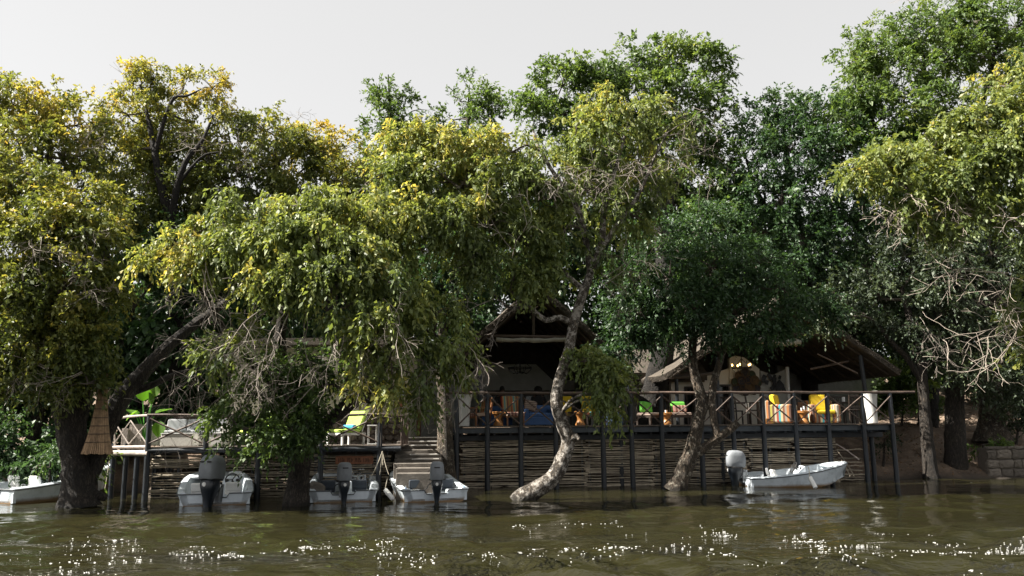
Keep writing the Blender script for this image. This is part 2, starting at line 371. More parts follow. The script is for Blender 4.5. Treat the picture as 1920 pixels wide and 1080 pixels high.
def watermat():
    m, t, b = nodes('river water')
    b.inputs['Base Color'].default_value = (.0175, .0165, .0068, 1); b.inputs['Roughness'].default_value = .045
    b.inputs['IOR'].default_value = 1.333; b.inputs['Specular IOR Level'].default_value = .5
    ge = N(t, 'ShaderNodeNewGeometry')
    hgt = None
    for sc, st, amt in (((.9, 2.6, 1), 1.0, .75), ((3.2, 8.0, 1), 1.0, .34), ((10, 20, 1), 1.0, .11)):
        mp = N(t, 'ShaderNodeMapping'); mp.inputs['Scale'].default_value = sc; t.links.new(ge.outputs['Position'], mp.inputs['Vector'])
        no = N(t, 'ShaderNodeTexNoise', Scale=1.0, Detail=2.0, Distortion=.6); t.links.new(mp.outputs[0], no.inputs['Vector'])
        mu = N(t, 'ShaderNodeMath', operation='MULTIPLY'); mu.inputs[1].default_value = amt; t.links.new(no.outputs['Fac'], mu.inputs[0])
        if hgt is None: hgt = mu.outputs[0]
        else:
            a = N(t, 'ShaderNodeMath', operation='ADD'); t.links.new(hgt, a.inputs[0]); t.links.new(mu.outputs[0], a.inputs[1]); hgt = a.outputs[0]
    # patches of short steep chop where the current runs rough
    mp = N(t, 'ShaderNodeMapping'); mp.inputs['Scale'].default_value = (.28, 1.1, 1); t.links.new(ge.outputs['Position'], mp.inputs['Vector'])
    pn = N(t, 'ShaderNodeTexNoise', Scale=1.0, Detail=4.0, Distortion=.8); t.links.new(mp.outputs[0], pn.inputs['Vector'])
    pr = ramp(t, [(.54, (0, 0, 0)), (.66, (1, 1, 1))]); t.links.new(pn.outputs['Fac'], pr.inputs[0])
    sx = N(t, 'ShaderNodeSeparateXYZ'); t.links.new(ge.outputs['Position'], sx.inputs[0])
    far = N(t, 'ShaderNodeMapRange'); far.inputs['From Min'].default_value = 14.5; far.inputs['From Max'].default_value = 17.0; far.inputs['To Min'].default_value = 1; far.inputs['To Max'].default_value = 0
    t.links.new(sx.outputs['Y'], far.inputs['Value'])
    m1 = N(t, 'ShaderNodeMath', operation='MULTIPLY'); t.links.new(pr.outputs[0], m1.inputs[0]); t.links.new(far.outputs[0], m1.inputs[1])
    mp = N(t, 'ShaderNodeMapping'); mp.inputs['Scale'].default_value = (11, 17, 1); t.links.new(ge.outputs['Position'], mp.inputs['Vector'])
    cn = N(t, 'ShaderNodeTexNoise', Scale=1.0, Detail=3.0, Distortion=.4); t.links.new(mp.outputs[0], cn.inputs['Vector'])
    m2 = N(t, 'ShaderNodeMath', operation='MULTIPLY'); t.links.new(cn.outputs['Fac'], m2.inputs[0]); t.links.new(m1.outputs[0], m2.inputs[1])
    m3_ = N(t, 'ShaderNodeMath', operation='MULTIPLY_ADD'); m3_.inputs[1].default_value = 3.4; t.links.new(m2.outputs[0], m3_.inputs[0]); t.links.new(hgt, m3_.inputs[2]); hgt = m3_.outputs[0]
    fade = N(t, 'ShaderNodeMapRange'); fade.inputs['From Min'].default_value = 12.5; fade.inputs['From Max'].default_value = 16.5; fade.inputs['To Min'].default_value = 1.25; fade.inputs['To Max'].default_value = .30
    t.links.new(sx.outputs['Y'], fade.inputs['Value'])
    m4 = N(t, 'ShaderNodeMath', operation='MULTIPLY'); t.links.new(hgt, m4.inputs[0]); t.links.new(fade.outputs[0], m4.inputs[1]); hgt = m4.outputs[0]
    bp = N(t, 'ShaderNodeBump', Strength=1.0, Distance=.06); t.links.new(hgt, bp.inputs['Height']); t.links.new(bp.outputs[0], b.inputs['Normal'])
    return m
M['water'] = watermat()

def groundmat():
    m, t, b = nodes('leaf strewn earth')
    ge = N(t, 'ShaderNodeNewGeometry')
    no = N(t, 'ShaderNodeTexNoise', Scale=1.1, Detail=10.0, Roughness=.7); t.links.new(ge.outputs['Position'], no.inputs['Vector'])
    n2 = N(t, 'ShaderNodeTexNoise', Scale=14.0, Detail=8.0, Roughness=.8); t.links.new(ge.outputs['Position'], n2.inputs['Vector'])
    ad = N(t, 'ShaderNodeMath', operation='MULTIPLY_ADD'); ad.inputs[1].default_value = .5; t.links.new(n2.outputs['Fac'], ad.inputs[0]); t.links.new(no.outputs['Fac'], ad.inputs[2])
    rp = ramp(t, [(.5, (.045, .034, .025)), (.75, (.14, .10, .072)), (.95, (.27, .20, .145))]); t.links.new(ad.outputs[0], rp.inputs[0])
    sx = N(t, 'ShaderNodeSeparateXYZ'); t.links.new(ge.outputs['Position'], sx.inputs[0])
    wet = ramp(t, [(.12, (1, 1, 1)), (.42, (0, 0, 0))]); wa = N(t, 'ShaderNodeMath', operation='MULTIPLY_ADD'); wa.inputs[1].default_value = .25
    t.links.new(no.outputs['Fac'], wa.inputs[0]); t.links.new(sx.outputs['Z'], wa.inputs[2]); t.links.new(wa.outputs[0], wet.inputs[0])
    mw = N(t, 'ShaderNodeMix', data_type='RGBA'); t.links.new(wet.outputs[0], mw.inputs['Factor']); t.links.new(rp.outputs[0], mw.inputs['A']); mw.inputs['B'].default_value = (.035, .028, .021, 1)
    t.links.new(mw.outputs['Result'], b.inputs['Base Color']); b.inputs['Roughness'].default_value = .95
    bp = N(t, 'ShaderNodeBump', Strength=.8, Distance=.08); t.links.new(ad.outputs[0], bp.inputs['Height']); t.links.new(bp.outputs[0], b.inputs['Normal'])
    return m
M['ground'] = groundmat()

# ================================================================== setting: terrain and water
SH_X = [-90, -20, -11.2, -10.0, -3.7, -3.3, -1.2, 5, 10, 14, 22, 90]
SH_Y = [27, 25.5, 25.0, 23.3, 23.3, 24.6, 26.0, 26.8, 27.7, 28.2, 28.0, 27.5]
def terrain(x, y):
    x = np.asarray(x, float); y = np.asarray(y, float)
    s = y - np.interp(x, SH_X, SH_Y)
    z = np.where(s < 0, np.maximum(-1.5, .35 * s), 0)
    up = np.interp(s, [0, .6, 2, 5, 9, 16, 40, 120], [0, .35, .8, 1.55, 2.6, 4.2, 6.0, 9.0])
    left = np.interp(s, [0, .5, 1.5, 4, 9, 16, 40, 120], [0, .55, 1.15, 1.3, 2.2, 4.2, 6.0, 9.0])
    k = np.clip((x + 3) / 4, 0, 1); up = left * (1 - k) + up * k
    z = np.where(s >= 0, up, z)
    n = .10 * np.sin(x * 1.7 + 1.3 * np.sin(y * .9)) + .07 * np.sin(y * 2.3 + x * .8) + .04 * np.sin(x * 5.1 + y * 3.3) + .025 * np.sin(x * 9.7 - y * 8.1)
    z = z + n * np.clip(s * .5 + .3, .2, 1)
    under = (x > -4.5) & (x < 12.2) & (y < 37)
    z = np.where(under, np.minimum(z, 1.45), z)
    und2 = (x < -3.5) & (x > -16) & (y < 29)
    z = np.where(und2, np.minimum(z, 1.1), z)
    return z
def ter(x, y): return float(terrain(x, y))
def grid(xs, ys, zf):
    X, Y = np.meshgrid(xs, ys); Z = zf(X, Y)
    V = np.stack([X.ravel(), Y.ravel(), Z.ravel()], 1)
    nx, ny = len(xs), len(ys)
    i = np.arange(nx * ny).reshape(ny, nx)
    Q = np.stack([i[:-1, :-1].ravel(), i[:-1, 1:].ravel(), i[1:, 1:].ravel(), i[1:, :-1].ravel()], 1)
    return V, Q
xs = np.concatenate([np.linspace(-400, -26, 20), np.arange(-25, 26, .25), np.linspace(27, 400, 20)])
ys = np.concatenate([np.arange(18, 42, .25), np.linspace(43, 600, 30)])
V, Q = grid(xs, ys, terrain)
ground = inst('ground', np_mesh('ground', V, Q, M['ground'], smooth=True)); tag(ground, 'brown earth river bank strewn with fallen leaves', kind='structure')

_wr = np.random.default_rng(3)
_waves = []
for i in range(70):
    lam = .35 * (9 ** _wr.random()); th = R(90) + _wr.normal(0, .55)
    _waves.append((2 * math.pi / lam * math.cos(th), 2 * math.pi / lam * math.sin(th), _wr.uniform(0, 6.28), lam * .0085 * _wr.uniform(.5, 1.3)))
def wave(x, y):
    wx = x + .9 * np.sin(y * .55 + .3 * x) ; wy = y + .35 * np.sin(x * .42 + .6) + .2 * np.sin(x * 1.1 + y * .5)
    z = np.zeros_like(x)
    for kx, ky, ph, a in _waves: z += a * np.sin(kx * wx + ky * wy + ph)
    env = .55 + .45 * np.sin(.33 * x + 1.0 + .8 * np.sin(.9 * y)) * np.sin(.75 * y + .22 * x)
    calm = np.interp(y, [0, 13.5, 17, 30], [1.6, 1.5, .42, .22])
    return z * env * calm
xs = np.concatenate([np.linspace(-400, -20, 16), np.arange(-19, 19, .085), np.linspace(19.5, 400, 16)])
ys = np.concatenate([np.linspace(-200, 7, 24), np.arange(7.5, 21, .075), np.arange(21, 30, .25)])
V, Q = grid(xs, ys, wave)
water = inst('river_water', np_mesh('river_water', V, Q, M['water'], smooth=True)); tag(water, 'rippling olive brown river with sun glints', kind='structure')

# ================================================================== trees
TREES = 'trees along the river bank'
def unit(a): return a / np.maximum(1e-9, np.linalg.norm(a, axis=-1, keepdims=True))
def leaf_mesh(name, P, D, L, Wd, tint, mat, g, upb=.7):
    n = len(P)
    nn = unit(g.normal(0, 1, (n, 3)) * .75 + np.array([0, 0, upb]))
    S = unit(np.cross(D, nn)); U = np.cross(S, D)
    L = L[:, None]; Wd = Wd[:, None]
    fold = Wd * g.uniform(.05, .3, (n, 1))
    tip = P + D * L - np.array([0, 0, 1]) * L * g.uniform(0, .15, (n, 1))
    mid = P + D * L * .48
    V = np.stack([P, mid + S * Wd * .5 + U * fold, tip, mid - S * Wd * .5 + U * fold], 1).reshape(-1, 3)
    Q = np.arange(4 * n).reshape(n, 4)
    return np_mesh(name, V, Q, mat, {'tint': tint})

LEAVES = 0
class Field:
    """smooth pseudo random field in space, about -1..1"""
    def __init__(s, g, lam, n=7):
        k = g.normal(0, 1, (n, 3)); k = k / np.linalg.norm(k, axis=1, keepdims=True) * (2 * math.pi / lam) * g.uniform(.7, 1.4, (n, 1)); s.k = k; s.p = g.uniform(0, 6.28, n)
    def __call__(s, X): return np.sin(X @ s.k.T + s.p).sum(-1) / math.sqrt(len(s.p)) / 1.1
def crown_leaves(blobs, g, clump=.36, sprays=5, nleaf=11, leaf=.105, ratio=.5, spray=.40, droop=.6, yel=0.0, fill=1.0, shell=(.45, 1.06), gap=.52):
    """blobs: world (cx,cy,cz,rx,ry,rz,yel,dens). Leaf arrays + clump centres."""
    Ps, Ds, Ts, Ls, centres = [], [], [], [], []
    fd = Field(g, clump * 3.6); fc = Field(g, clump * 4.5); fl = Field(g, clump * 1.6)
    for (cx, cy_, cz, rx, ry, rz, yb, dn) in blobs:
        p = 1.6; area = 4 * math.pi * (((rx * ry) ** p + (rx * rz) ** p + (ry * rz) ** p) / 3) ** (1 / p)
        nC = max(8, int(area / (clump ** 2) * fill * dn * 1.75))
        o = unit(g.normal(0, 1, (nC, 3)) + np.array([0, -.12, .12]))
        ph = g.uniform(0, 6.28, 3)
        lump = 1 + .20 * np.sin(o[:, 0] * 3.7 + ph[0]) * np.sin(o[:, 2] * 4.1 + ph[1]) + .14 * np.sin(o[:, 1] * 5 + o[:, 0] * 3 + ph[2])
        rad = (shell[0] + (shell[1] - shell[0]) * g.random(nC) ** .55) * lump
        rad = rad * np.where(g.random(nC) < .13, g.uniform(1.1, 1.55, nC), 1)
        C = np.array([cx, cy_, cz]) + o * rad[:, None] * np.array([rx, ry, rz])
        keep = g.random(nC) < np.clip(gap + .95 * fd(C), .03, 1.0)         # uneven: branches with leaves, gaps between
        C = C[keep]; o = o[keep]; rad = rad[keep]; nC = len(C)
        if nC == 0: continue
        centres.append(C)
        hz = (o[:, 2] * rad)
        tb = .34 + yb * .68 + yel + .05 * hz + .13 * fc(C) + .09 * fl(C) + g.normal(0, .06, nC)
        S0 = np.repeat(C, sprays, 0) + g.normal(0, clump * .24, (nC * sprays, 3))
        d = unit(np.repeat(o, sprays, 0) * .75 + g.normal(0, .55, (nC * sprays, 3)) + np.array([0, 0, -.3 * droop]))
        sl_ = spray * g.uniform(.5, 1.5, nC * sprays)
        k = nleaf
        t = (np.arange(k)[None, :] + g.random((nC * sprays, k))) / k
        P = S0[:, None, :] + d[:, None, :] * (sl_[:, None] * t)[..., None] + np.array([0, 0, -1]) * (droop * .85 * sl_[:, None] * t ** 2)[..., None]
        ld = unit(d[:, None, :] * .6 + g.normal(0, .50, P.shape) + np.array([0, 0, -droop * .85]))
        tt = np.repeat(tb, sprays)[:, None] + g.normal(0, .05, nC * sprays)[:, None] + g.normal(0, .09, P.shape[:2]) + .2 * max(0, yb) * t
        Ps.append(P.reshape(-1, 3)); Ds.append(ld.reshape(-1, 3)); Ts.append(tt.ravel()); Ls.append(np.repeat(g.uniform(.72, 1.28, nC), sprays * k))
    P = np.concatenate(Ps); D = np.concatenate(Ds); T = np.clip(np.concatenate(Ts), 0, 1)
    n = len(P)
    L = leaf * np.clip(g.normal(1, .25, n), .4, 1.7) * np.concatenate(Ls); Wd = L * ratio * g.uniform(.7, 1.25, n)
    return P, D, L, Wd, T, np.concatenate(centres)

def bare_twigs(mb, start, direc, length, g, depth=3, r=.0115, droop=.35, wig=.5, n=4):
    p = Vector(start); d = Vector(direc).normalized(); pts = [p.copy()]
    segs = 5
    for i in range(segs):
        d = (d + Vector(g.normal(0, wig * .4, 3)) + Vector((0, 0, -droop * .16))).normalized()
        p = p + d * (length / segs); pts.append(p.copy())
        if depth > 0 and i >= 1:
            for _ in range(1 if g.random() < .8 else 2):
                nd = (d * .7 + Vector(g.normal(0, .62, 3))).normalized()
                bare_twigs(mb, p, nd, length * g.uniform(.4, .62), g, depth - 1, r * .55, droop, wig, max(3, n - 1))
    mb.tube(pts, [max(.0035, r * (1 - .75 * i / segs)) for i in range(segs + 1)], n, cap=False)

def blob(px, py, Y, rx, ry, dep=None, yel=0.0, dens=1.0):
    c = at(px, py, Y); k = mpp(Y)
    return (c.x, c.y, c.z, rx * k, (dep if dep else max(.5, rx * k * .95)), ry * k, yel, dens)

def build_tree(name, label, stems, blobs, leafmat_, barkmat, seed, cat='tree', limb_r=.055, twigs=(), twigmat='twig', sides=12, tnoise=.05, **kw):
    """stems: lists of (px,py,Y,r), the first is the trunk. blobs: results of blob()."""
    global LEAVES
    g = np.random.default_rng(seed); random.seed(seed)
    S = [spline([(*at(a, b, c), r) for a, b, c, r in st], .14) for st in stems]
    base = S[0][0][0].copy()
    root = thing(name, label, cat, base, 0, TREES)
    tr = MB()
    allp = []
    for i, (pts, rad) in enumerate(S):
        tr.tube(pts, rad, sides if i == 0 else 9, noise=tnoise)
        allp += list(zip(pts, rad))
    off = -base
    def put(mb, nm, mat, smooth=True):
        mb.v = [(v[0] - base.x, v[1] - base.y, v[2] - base.z) for v in mb.v]
        return mb.build(nm, mat, root, smooth)
    put(tr, 'trunk', M[barkmat])
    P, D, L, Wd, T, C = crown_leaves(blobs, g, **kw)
    LEAVES += len(P)
    # limbs from the stems into each clump of the crown, then branchlets
    br = MB(); hubs = []
    AP = np.array([tuple(p) for p, r in allp]); AR = np.array([r for p, r in allp])
    for (cx, cy_, cz, rx, ry, rz, yb, dn) in blobs:
        c = np.array([cx, cy_, cz])
        cand = AP - c
        score = np.linalg.norm(cand, axis=1) + 1.2 * np.maximum(0, cand[:, 2])
        for h in hubs: pass
        j = int(np.argmin(score)); best = score[j]; s0 = AP[j]; r0 = min(AR[j] * .7, limb_r * 1.5)
        for (hc, hr) in hubs:
            q = hc - c; sc_ = np.linalg.norm(q) + 1.2 * max(0, q[2])
            if sc_ < best: best = sc_; s0 = hc; r0 = hr * .8
        hubs.append((c, max(.018, min(limb_r, r0) * .75)))
        mid = (s0 + c) / 2 + g.normal(0, .12, 3) * np.linalg.norm(c - s0) + np.array([0, 0, .08 * np.linalg.norm(c - s0)])
        pts, rad = spline([(*s0, max(.02, min(limb_r, r0))), (*mid, max(.018, min(limb_r, r0) * .85)), (*c, max(.014, min(limb_r, r0) * .6))], .3)
        br.tube(pts, rad, 6, cap=False, noise=.06)
    hubC = np.array([h[0] for h in hubs])
    pick = C[g.random(len(C)) < .34]
    for c in pick:
        h = hubC[np.argmin(np.linalg.norm(hubC - c, axis=1))]
        m_ = (h + c) / 2 + g.normal(0, .07, 3)
        br.tube([h, m_, c], [.018, .011, .005], 3, cap=False)
    put(br, 'branches', M['branch'])['kind'] = 'stuff'
    if twigs:
        tw = MB()
        for (px, py, Y, dx, dy, dz, ln, n_, dp) in twigs:
            for _ in range(max(1, round(n_ * .55))):
                o = at(px, py, Y) + Vector(g.normal(0, .12, 3))
                bare_twigs(tw, o, (dx + g.normal(0, .35), dy + g.normal(0, .35), dz + g.normal(0, .35)), ln * g.uniform(.7, 1.2), g, dp)
        put(tw, 'bare_twigs', M[twigmat])['kind'] = 'stuff'
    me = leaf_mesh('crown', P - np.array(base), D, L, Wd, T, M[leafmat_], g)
    o = inst('crown', me, root); o['kind'] = 'stuff'
    return root

# ---- the thick tree at the left edge, its trunk standing in the water
build_tree('riverside_tree', 'thick gnarled trunk in the water beside the boat cut by the picture edge', [
    [(148, 952, 20.2, .52), (147, 930, 20.2, .40), (144, 900, 20.2, .34), (140, 860, 20.2, .31), (134, 815, 20.2, .33), (132, 775, 20.2, .38), (118, 735, 20.1, .24), (105, 650, 20, .2), (85, 540, 19.9, .15), (70, 420, 20, .1), (60, 330, 20.4, .06)],
    [(140, 790, 20.2, .26), (158, 745, 20.2, .2), (165, 660, 20.2, .17), (190, 560, 20.2, .13), (200, 480, 20.3, .08), (170, 380, 20.6, .05)],
    [(160, 915, 20.3, .2), (185, 850, 20.6, .22), (205, 790, 20.9, .25), (228, 748, 21.1, .24), (265, 702, 21.4, .21), (310, 655, 21.8, .18), (365, 608, 22.2, .14), (430, 560, 22.6, .10), (480, 500, 23, .06)],
    [(250, 735, 21.3, .1), (285, 722, 21.3, .09), (320, 705, 21.2, .07), (365, 693, 21.1, .05), (405, 688, 21, .03)],
    [(150, 925, 20.2, .2), (178, 928, 20.3, .13), (200, 934, 20.4, .08)],
    [(118, 770, 20.1, .07), (105, 765, 20, .05), (92, 740, 19.9, .035), (82, 715, 19.8, .02)]],
    [blob(a, b, c, d, e, None, y) for a, b, c, d, e, y in (
        (-40, 420, 19.6, 80, 80, .12), (45, 450, 19.4, 75, 70, .10), (125, 430, 19.5, 70, 60, .08), (185, 470, 19.9, 50, 55, .02), (-30, 560, 19.3, 70, 75, .06), (45, 560, 19.2, 75, 70, .08), (125, 540, 19.4, 75, 65, .06),
        (195, 560, 19.8, 40, 60, .04), (40, 655, 19.2, 70, 50, .02), (120, 640, 19.4, 70, 55, .04), (185, 640, 19.7, 35, 45, .06), (-30, 680, 19.3, 60, 60, -.02), (60, 715, 19.2, 60, 22, -.05), (135, 705, 19.4, 45, 20, -.04), (165, 720, 19.2, 25, 18, -.03), (55, 370, 20.2, 85, 55, .12), (150, 380, 20.6, 65, 50, .06), (-30, 330, 20.4, 70, 60, .15))],
    'gold', 'bark_umber', 1, twigs=((20, 690, 18.9, .2, -.3, -.3, 1.2, 5, 2), (100, 680, 18.9, -.5, -.4, .1, 1.3, 5, 2), (150, 700, 19, -.4, -.4, -.2, 1.1, 4, 2), (400, 688, 21, .6, -.2, -.1, 1.5, 7, 2), (330, 700, 21.1, .7, -.4, -.2, 1.6, 6, 2), (420, 560, 22.5, .5, -.2, -.5, 1.5, 4, 2), (120, 480, 18.8, .5, -.5, .3, 1.0, 5, 2), (150, 560, 18.9, .6, -.3, .2, 1.0, 5, 2), (70, 440, 18.7, .3, -.5, .2, 1.0, 3, 2)), yel=0.03, clump=.35, fill=1.3, leaf=.105, droop=.55, sides=18, tnoise=.09)

# ---- crown behind it at the upper left
build_tree('bank_tree', 'golden topped broad tree rising behind the thick trunk at the upper left', [
    [(60, 880, 25.3, .3), (70, 760, 25.3, .24), (62, 560, 25.2, .2), (66, 380, 25, .14), (75, 280, 24.8, .09), (60, 200, 24.8, .05)],
    [(66, 400, 25, .1), (72, 330, 24.3, .07), (100, 270, 24.2, .05)]],
    [blob(a, b, c, d, e, None, y) for a, b, c, d, e, y in (
        (-40, 230, 24.8, 70, 70, .36), (25, 200, 24.8, 60, 50, .42), (85, 205, 24.8, 60, 50, .40), (140, 235, 25, 55, 45, .34), (40, 280, 24.2, 80, 55, .26), (120, 300, 24.4, 70, 50, .20), (180, 290, 25.2, 45, 55, .14), (0, 350, 24.2, 70, 50, .12), (170, 360, 25, 60, 50, .04), (215, 400, 25.5, 50, 50, -.05))],
    'gold', 'bark_dark', 2, clump=.42, fill=0.95, leaf=.12, droop=.4, twigs=((150, 290, 23.8, .2, -.3, .7, 1.2, 3, 2),))

# ---- tall airy tree with a dark forking stem
build_tree('forked_tree', 'tall airy golden tree with dark forking limbs against the sky', [
    [(330, 820, 26.5, .34), (335, 650, 26.5, .28), (330, 520, 26.4, .24), (322, 440, 26.2, .2), (316, 400, 26.1, .17), (300, 340, 26, .13), (287, 270, 26, .10), (275, 210, 26.2, .06), (262, 160, 26.3, .03)],
    [(320, 415, 26.1, .14), (332, 350, 25.8, .11), (350, 300, 25.7, .09), (380, 262, 25.7, .06), (400, 215, 25.8, .03)],
    [(290, 290, 26, .08), (305, 235, 25.8, .07), (325, 185, 25.8, .06), (350, 180, 25.8, .04), (372, 170, 25.8, .025)],
    [(334, 345, 25.8, .07), (362, 310, 25.6, .05), (385, 290, 25.6, .04), (410, 285, 25.6, .02)]],
    [blob(a, b, c, d, e, None, y, dn) for a, b, c, d, e, y, dn in (
        (250, 155, 26.6, 38, 38, .40, .9), (285, 150, 26.6, 35, 30, .38, .8), (240, 215, 26.5, 45, 45, .38, .9), (300, 205, 26.9, 50, 40, .30, .7), (345, 160, 26.6, 30, 25, .42, .7), (398, 165, 26.4, 30, 30, .42, .8), (405, 215, 26.4, 28, 30, .36, .7), (360, 230, 26.9, 45, 40, .22, .6),
        (250, 285, 26.6, 45, 45, .22, .8), (320, 290, 27, 55, 45, .14, .7), (390, 290, 26.6, 35, 40, .2, .6), (260, 350, 26.8, 55, 45, .04, .8), (350, 360, 26.8, 60, 45, .05, .7), (300, 420, 26.8, 60, 40, -.08, .8), (245, 420, 26.6, 50, 45, -.1, .8), (300, 250, 28, 60, 45, .12, .9), (355, 305, 28, 60, 50, .06, .9), (265, 320, 28, 60, 50, .06, .9), (330, 390, 27.8, 65, 50, -.05, .9), (395, 360, 27.8, 50, 50, 0, .9), (300, 460, 27.5, 60, 45, -.1, .9))],
    'gold', 'bark_black', 3, clump=.40, fill=1.12, leaf=.11, droop=.45, twigs=((360, 290, 25.5, .5, -.3, .4, 1.2, 4, 2), (230, 160, 26.5, -.2, 0, .6, 1.0, 2, 1), (395, 280, 25.5, .3, -.3, .5, 1.2, 4, 2)))

# ---- rounded crowns further back, left of the centre
build_tree('round_tree', 'rounded yellow green tree with a dead twig poking out on top', [
    [(520, 800, 28, .3), (520, 600, 28, .24), (520, 420, 28, .17), (515, 320, 28, .1), (520, 260, 28, .05)]],
    [blob(a, b, c, d, e, None, y) for a, b, c, d, e, y in (
        (445, 265, 27.8, 50, 45, .10), (495, 245, 28, 50, 38, .16), (455, 330, 27.4, 60, 50, .05), (525, 300, 27.6, 55, 50, .10), (400, 350, 27.5, 50, 50, -.02), (430, 400, 27.3, 60, 45, -.05), (510, 380, 27.3, 60, 50, -.02), (470, 450, 27.6, 70, 50, -.12), (380, 440, 27.8, 60, 50, -.14))],
    'gold', 'bark_dark', 4, clump=.42, fill=0.95, leaf=.115, droop=.45, twigs=((540, 245, 28, .1, 0, 1, 1.0, 2, 2), (470, 340, 26.4, .3, -.3, .5, 1.1, 4, 2)))
build_tree('round_tree', 'low rounded golden tree between the dead twig and the two pointed trees', [
    [(620, 800, 28.6, .28), (622, 600, 28.6, .22), (620, 420, 28.5, .15), (610, 320, 28.4, .08), (605, 270, 28.4, .04)]],
    [blob(a, b, c, d, e, None, y) for a, b, c, d, e, y in (
        (580, 275, 28.4, 55, 38, .36), (635, 285, 28.5, 55, 38, .34), (560, 325, 28, 55, 45, .18), (625, 340, 28, 60, 45, .18), (685, 320, 28.2, 45, 45, .2), (590, 395, 28, 60, 45, .0), (670, 400, 28, 60, 50, .0), (620, 460, 28.2, 70, 50, -.1))],
    'gold', 'bark_dark', 5, clump=.42, fill=0.95, leaf=.115, droop=.45)

# ---- drooping tree over the boats
build_tree('drooping_tree', 'drooping tree over the moored boats, its split trunk standing in the water', [
    [(556, 952, 20.3, .36), (557, 930, 20.3, .30), (560, 895, 20.3, .25), (566, 855, 20.3, .24), (558, 800, 20.2, .2), (540, 730, 20.1, .17), (525, 640, 20, .14), (545, 540, 19.8, .11), (590, 450, 19.6, .07)],
    [(566, 865, 20.3, .2), (592, 815, 20.4, .18), (632, 775, 20.5, .17), (672, 748, 20.5, .16), (712, 700, 20.3, .13), (735, 620, 20, .1), (720, 520, 19.8, .07), (690, 440, 19.6, .05)],
    [(625, 780, 20.4, .13), (660, 748, 20.2, .11), (690, 748, 20.1, .12), (706, 752, 20.1, .09)],
    [(600, 810, 20.3, .09), (580, 755, 19.9, .07), (596, 728, 19.7, .055), (625, 722, 19.6, .04), (650, 735, 19.5, .025)],
    [(545, 750, 20.1, .1), (470, 680, 19.6, .08), (410, 600, 19.2, .06), (360, 520, 18.9, .045), (310, 480, 18.6, .025)],
    [(720, 660, 20.2, .09), (780, 620, 19.6, .07), (830, 640, 19.3, .05), (868, 690, 19.2, .03)]],
    [blob(a, b, c, d, e, None, y, dn) for a, b, c, d, e, y, dn in (
        (285, 482, 18.3, 18, 14, .30, .8), (318, 462, 18.4, 32, 22, .32, .9), (365, 440, 18.6, 42, 32, .30, 1), (362, 490, 18.5, 35, 30, .2, .9), (415, 415, 18.8, 45, 38, .24, 1), (440, 460, 18.5, 50, 38, .14, .9), (490, 395, 18.9, 50, 38, .14, 1), (560, 385, 19, 55, 35, .12, 1), (620, 400, 19, 50, 38, .12, 1), (690, 415, 19.1, 40, 38, .24, .9),
        (520, 450, 18.4, 55, 40, .10, 1), (600, 455, 18.3, 60, 42, .08, 1), (670, 470, 18.6, 50, 40, .10, 1), (545, 510, 18.1, 50, 30, .16, .9), (490, 515, 18.1, 35, 30, .2, .8), (620, 520, 18.1, 55, 35, .05, .9), (700, 520, 18.5, 50, 38, .05, .9), (760, 560, 18.7, 45, 35, .03, .9), (820, 585, 18.9, 35, 28, .03, .8),
        (650, 575, 18.2, 50, 30, .03, .8), (720, 600, 18.3, 50, 32, .05, .8), (700, 632, 18.1, 42, 26, .08, .9), (450, 630, 18.7, 45, 28, 0, .8), (410, 655, 18.8, 35, 24, .02, .8), (790, 650, 18.9, 40, 30, .0, .8), (845, 645, 19, 32, 24, -.02, .8), (832, 688, 19, 26, 22, -.04, .9), (800, 715, 18.9, 28, 38, .0, .9),
        (735, 690, 18.4, 22, 30, .08, .7), (733, 733, 18.2, 11, 20, .34, .8), (672, 712, 18.3, 11, 14, .36, .7), (690, 682, 18.3, 16, 18, .10, .7), (800, 742, 18.9, 15, 16, -.02, .7))],
    'olive', 'bark_dark', 6, yel=0.05, clump=.33, fill=1.3, leaf=.118, ratio=.48, droop=.95, spray=.38, sides=16, tnoise=.10,
    twigs=((390, 500, 18.3, .1, -.2, -1, 1.3, 7, 2), (500, 560, 18.0, -.3, -.2, -.9, 1.5, 9, 2), (560, 590, 18.0, -.2, -.2, -1, 1.5, 8, 2), (640, 600, 18.0, .1, -.2, -1, 1.5, 6, 2), (490, 650, 18.5, -.3, -.2, -.9, 1.2, 7, 2), (860, 650, 18.8, .4, -.2, -.7, 1.2, 8, 2), (760, 690, 18.6, .2, -.2, -1, 1.2, 4, 2), (420, 640, 18.7, -.7, -.2, -.6, 1.4, 6, 2), (730, 560, 18.2, .6, -.2, -.3, 1.2, 4, 2)))
build_tree('leafy_sapling', 'dense glossy green foliage low over the deck edge around the split trunk', [
    [(550, 900, 20.0, .07), (530, 830, 19.8, .06), (510, 760, 19.6, .045), (500, 700, 19.5, .03)]],
    [blob(a, b, c, d, e, None, y) for a, b, c, d, e, y in (
        (500, 690, 19.4, 50, 35, 0), (570, 690, 19.8, 50, 35, -.08), (470, 745, 19.2, 45, 35, .05), (540, 745, 19.3, 50, 38, 0), (592, 730, 19.7, 28, 30, -.1), (480, 800, 19, 40, 28, .02), (545, 800, 19.1, 45, 32, 0), (575, 800, 19.3, 18, 26, -.06), (430, 780, 19.2, 25, 14, 0), (500, 840, 19.1, 25, 14, 0), (630, 670, 19.9, 32, 28, -.1))],
    'fresh', 'bark_dark', 7, cat='foliage', clump=.30, fill=.9, leaf=.10, ratio=.55, droop=.5)

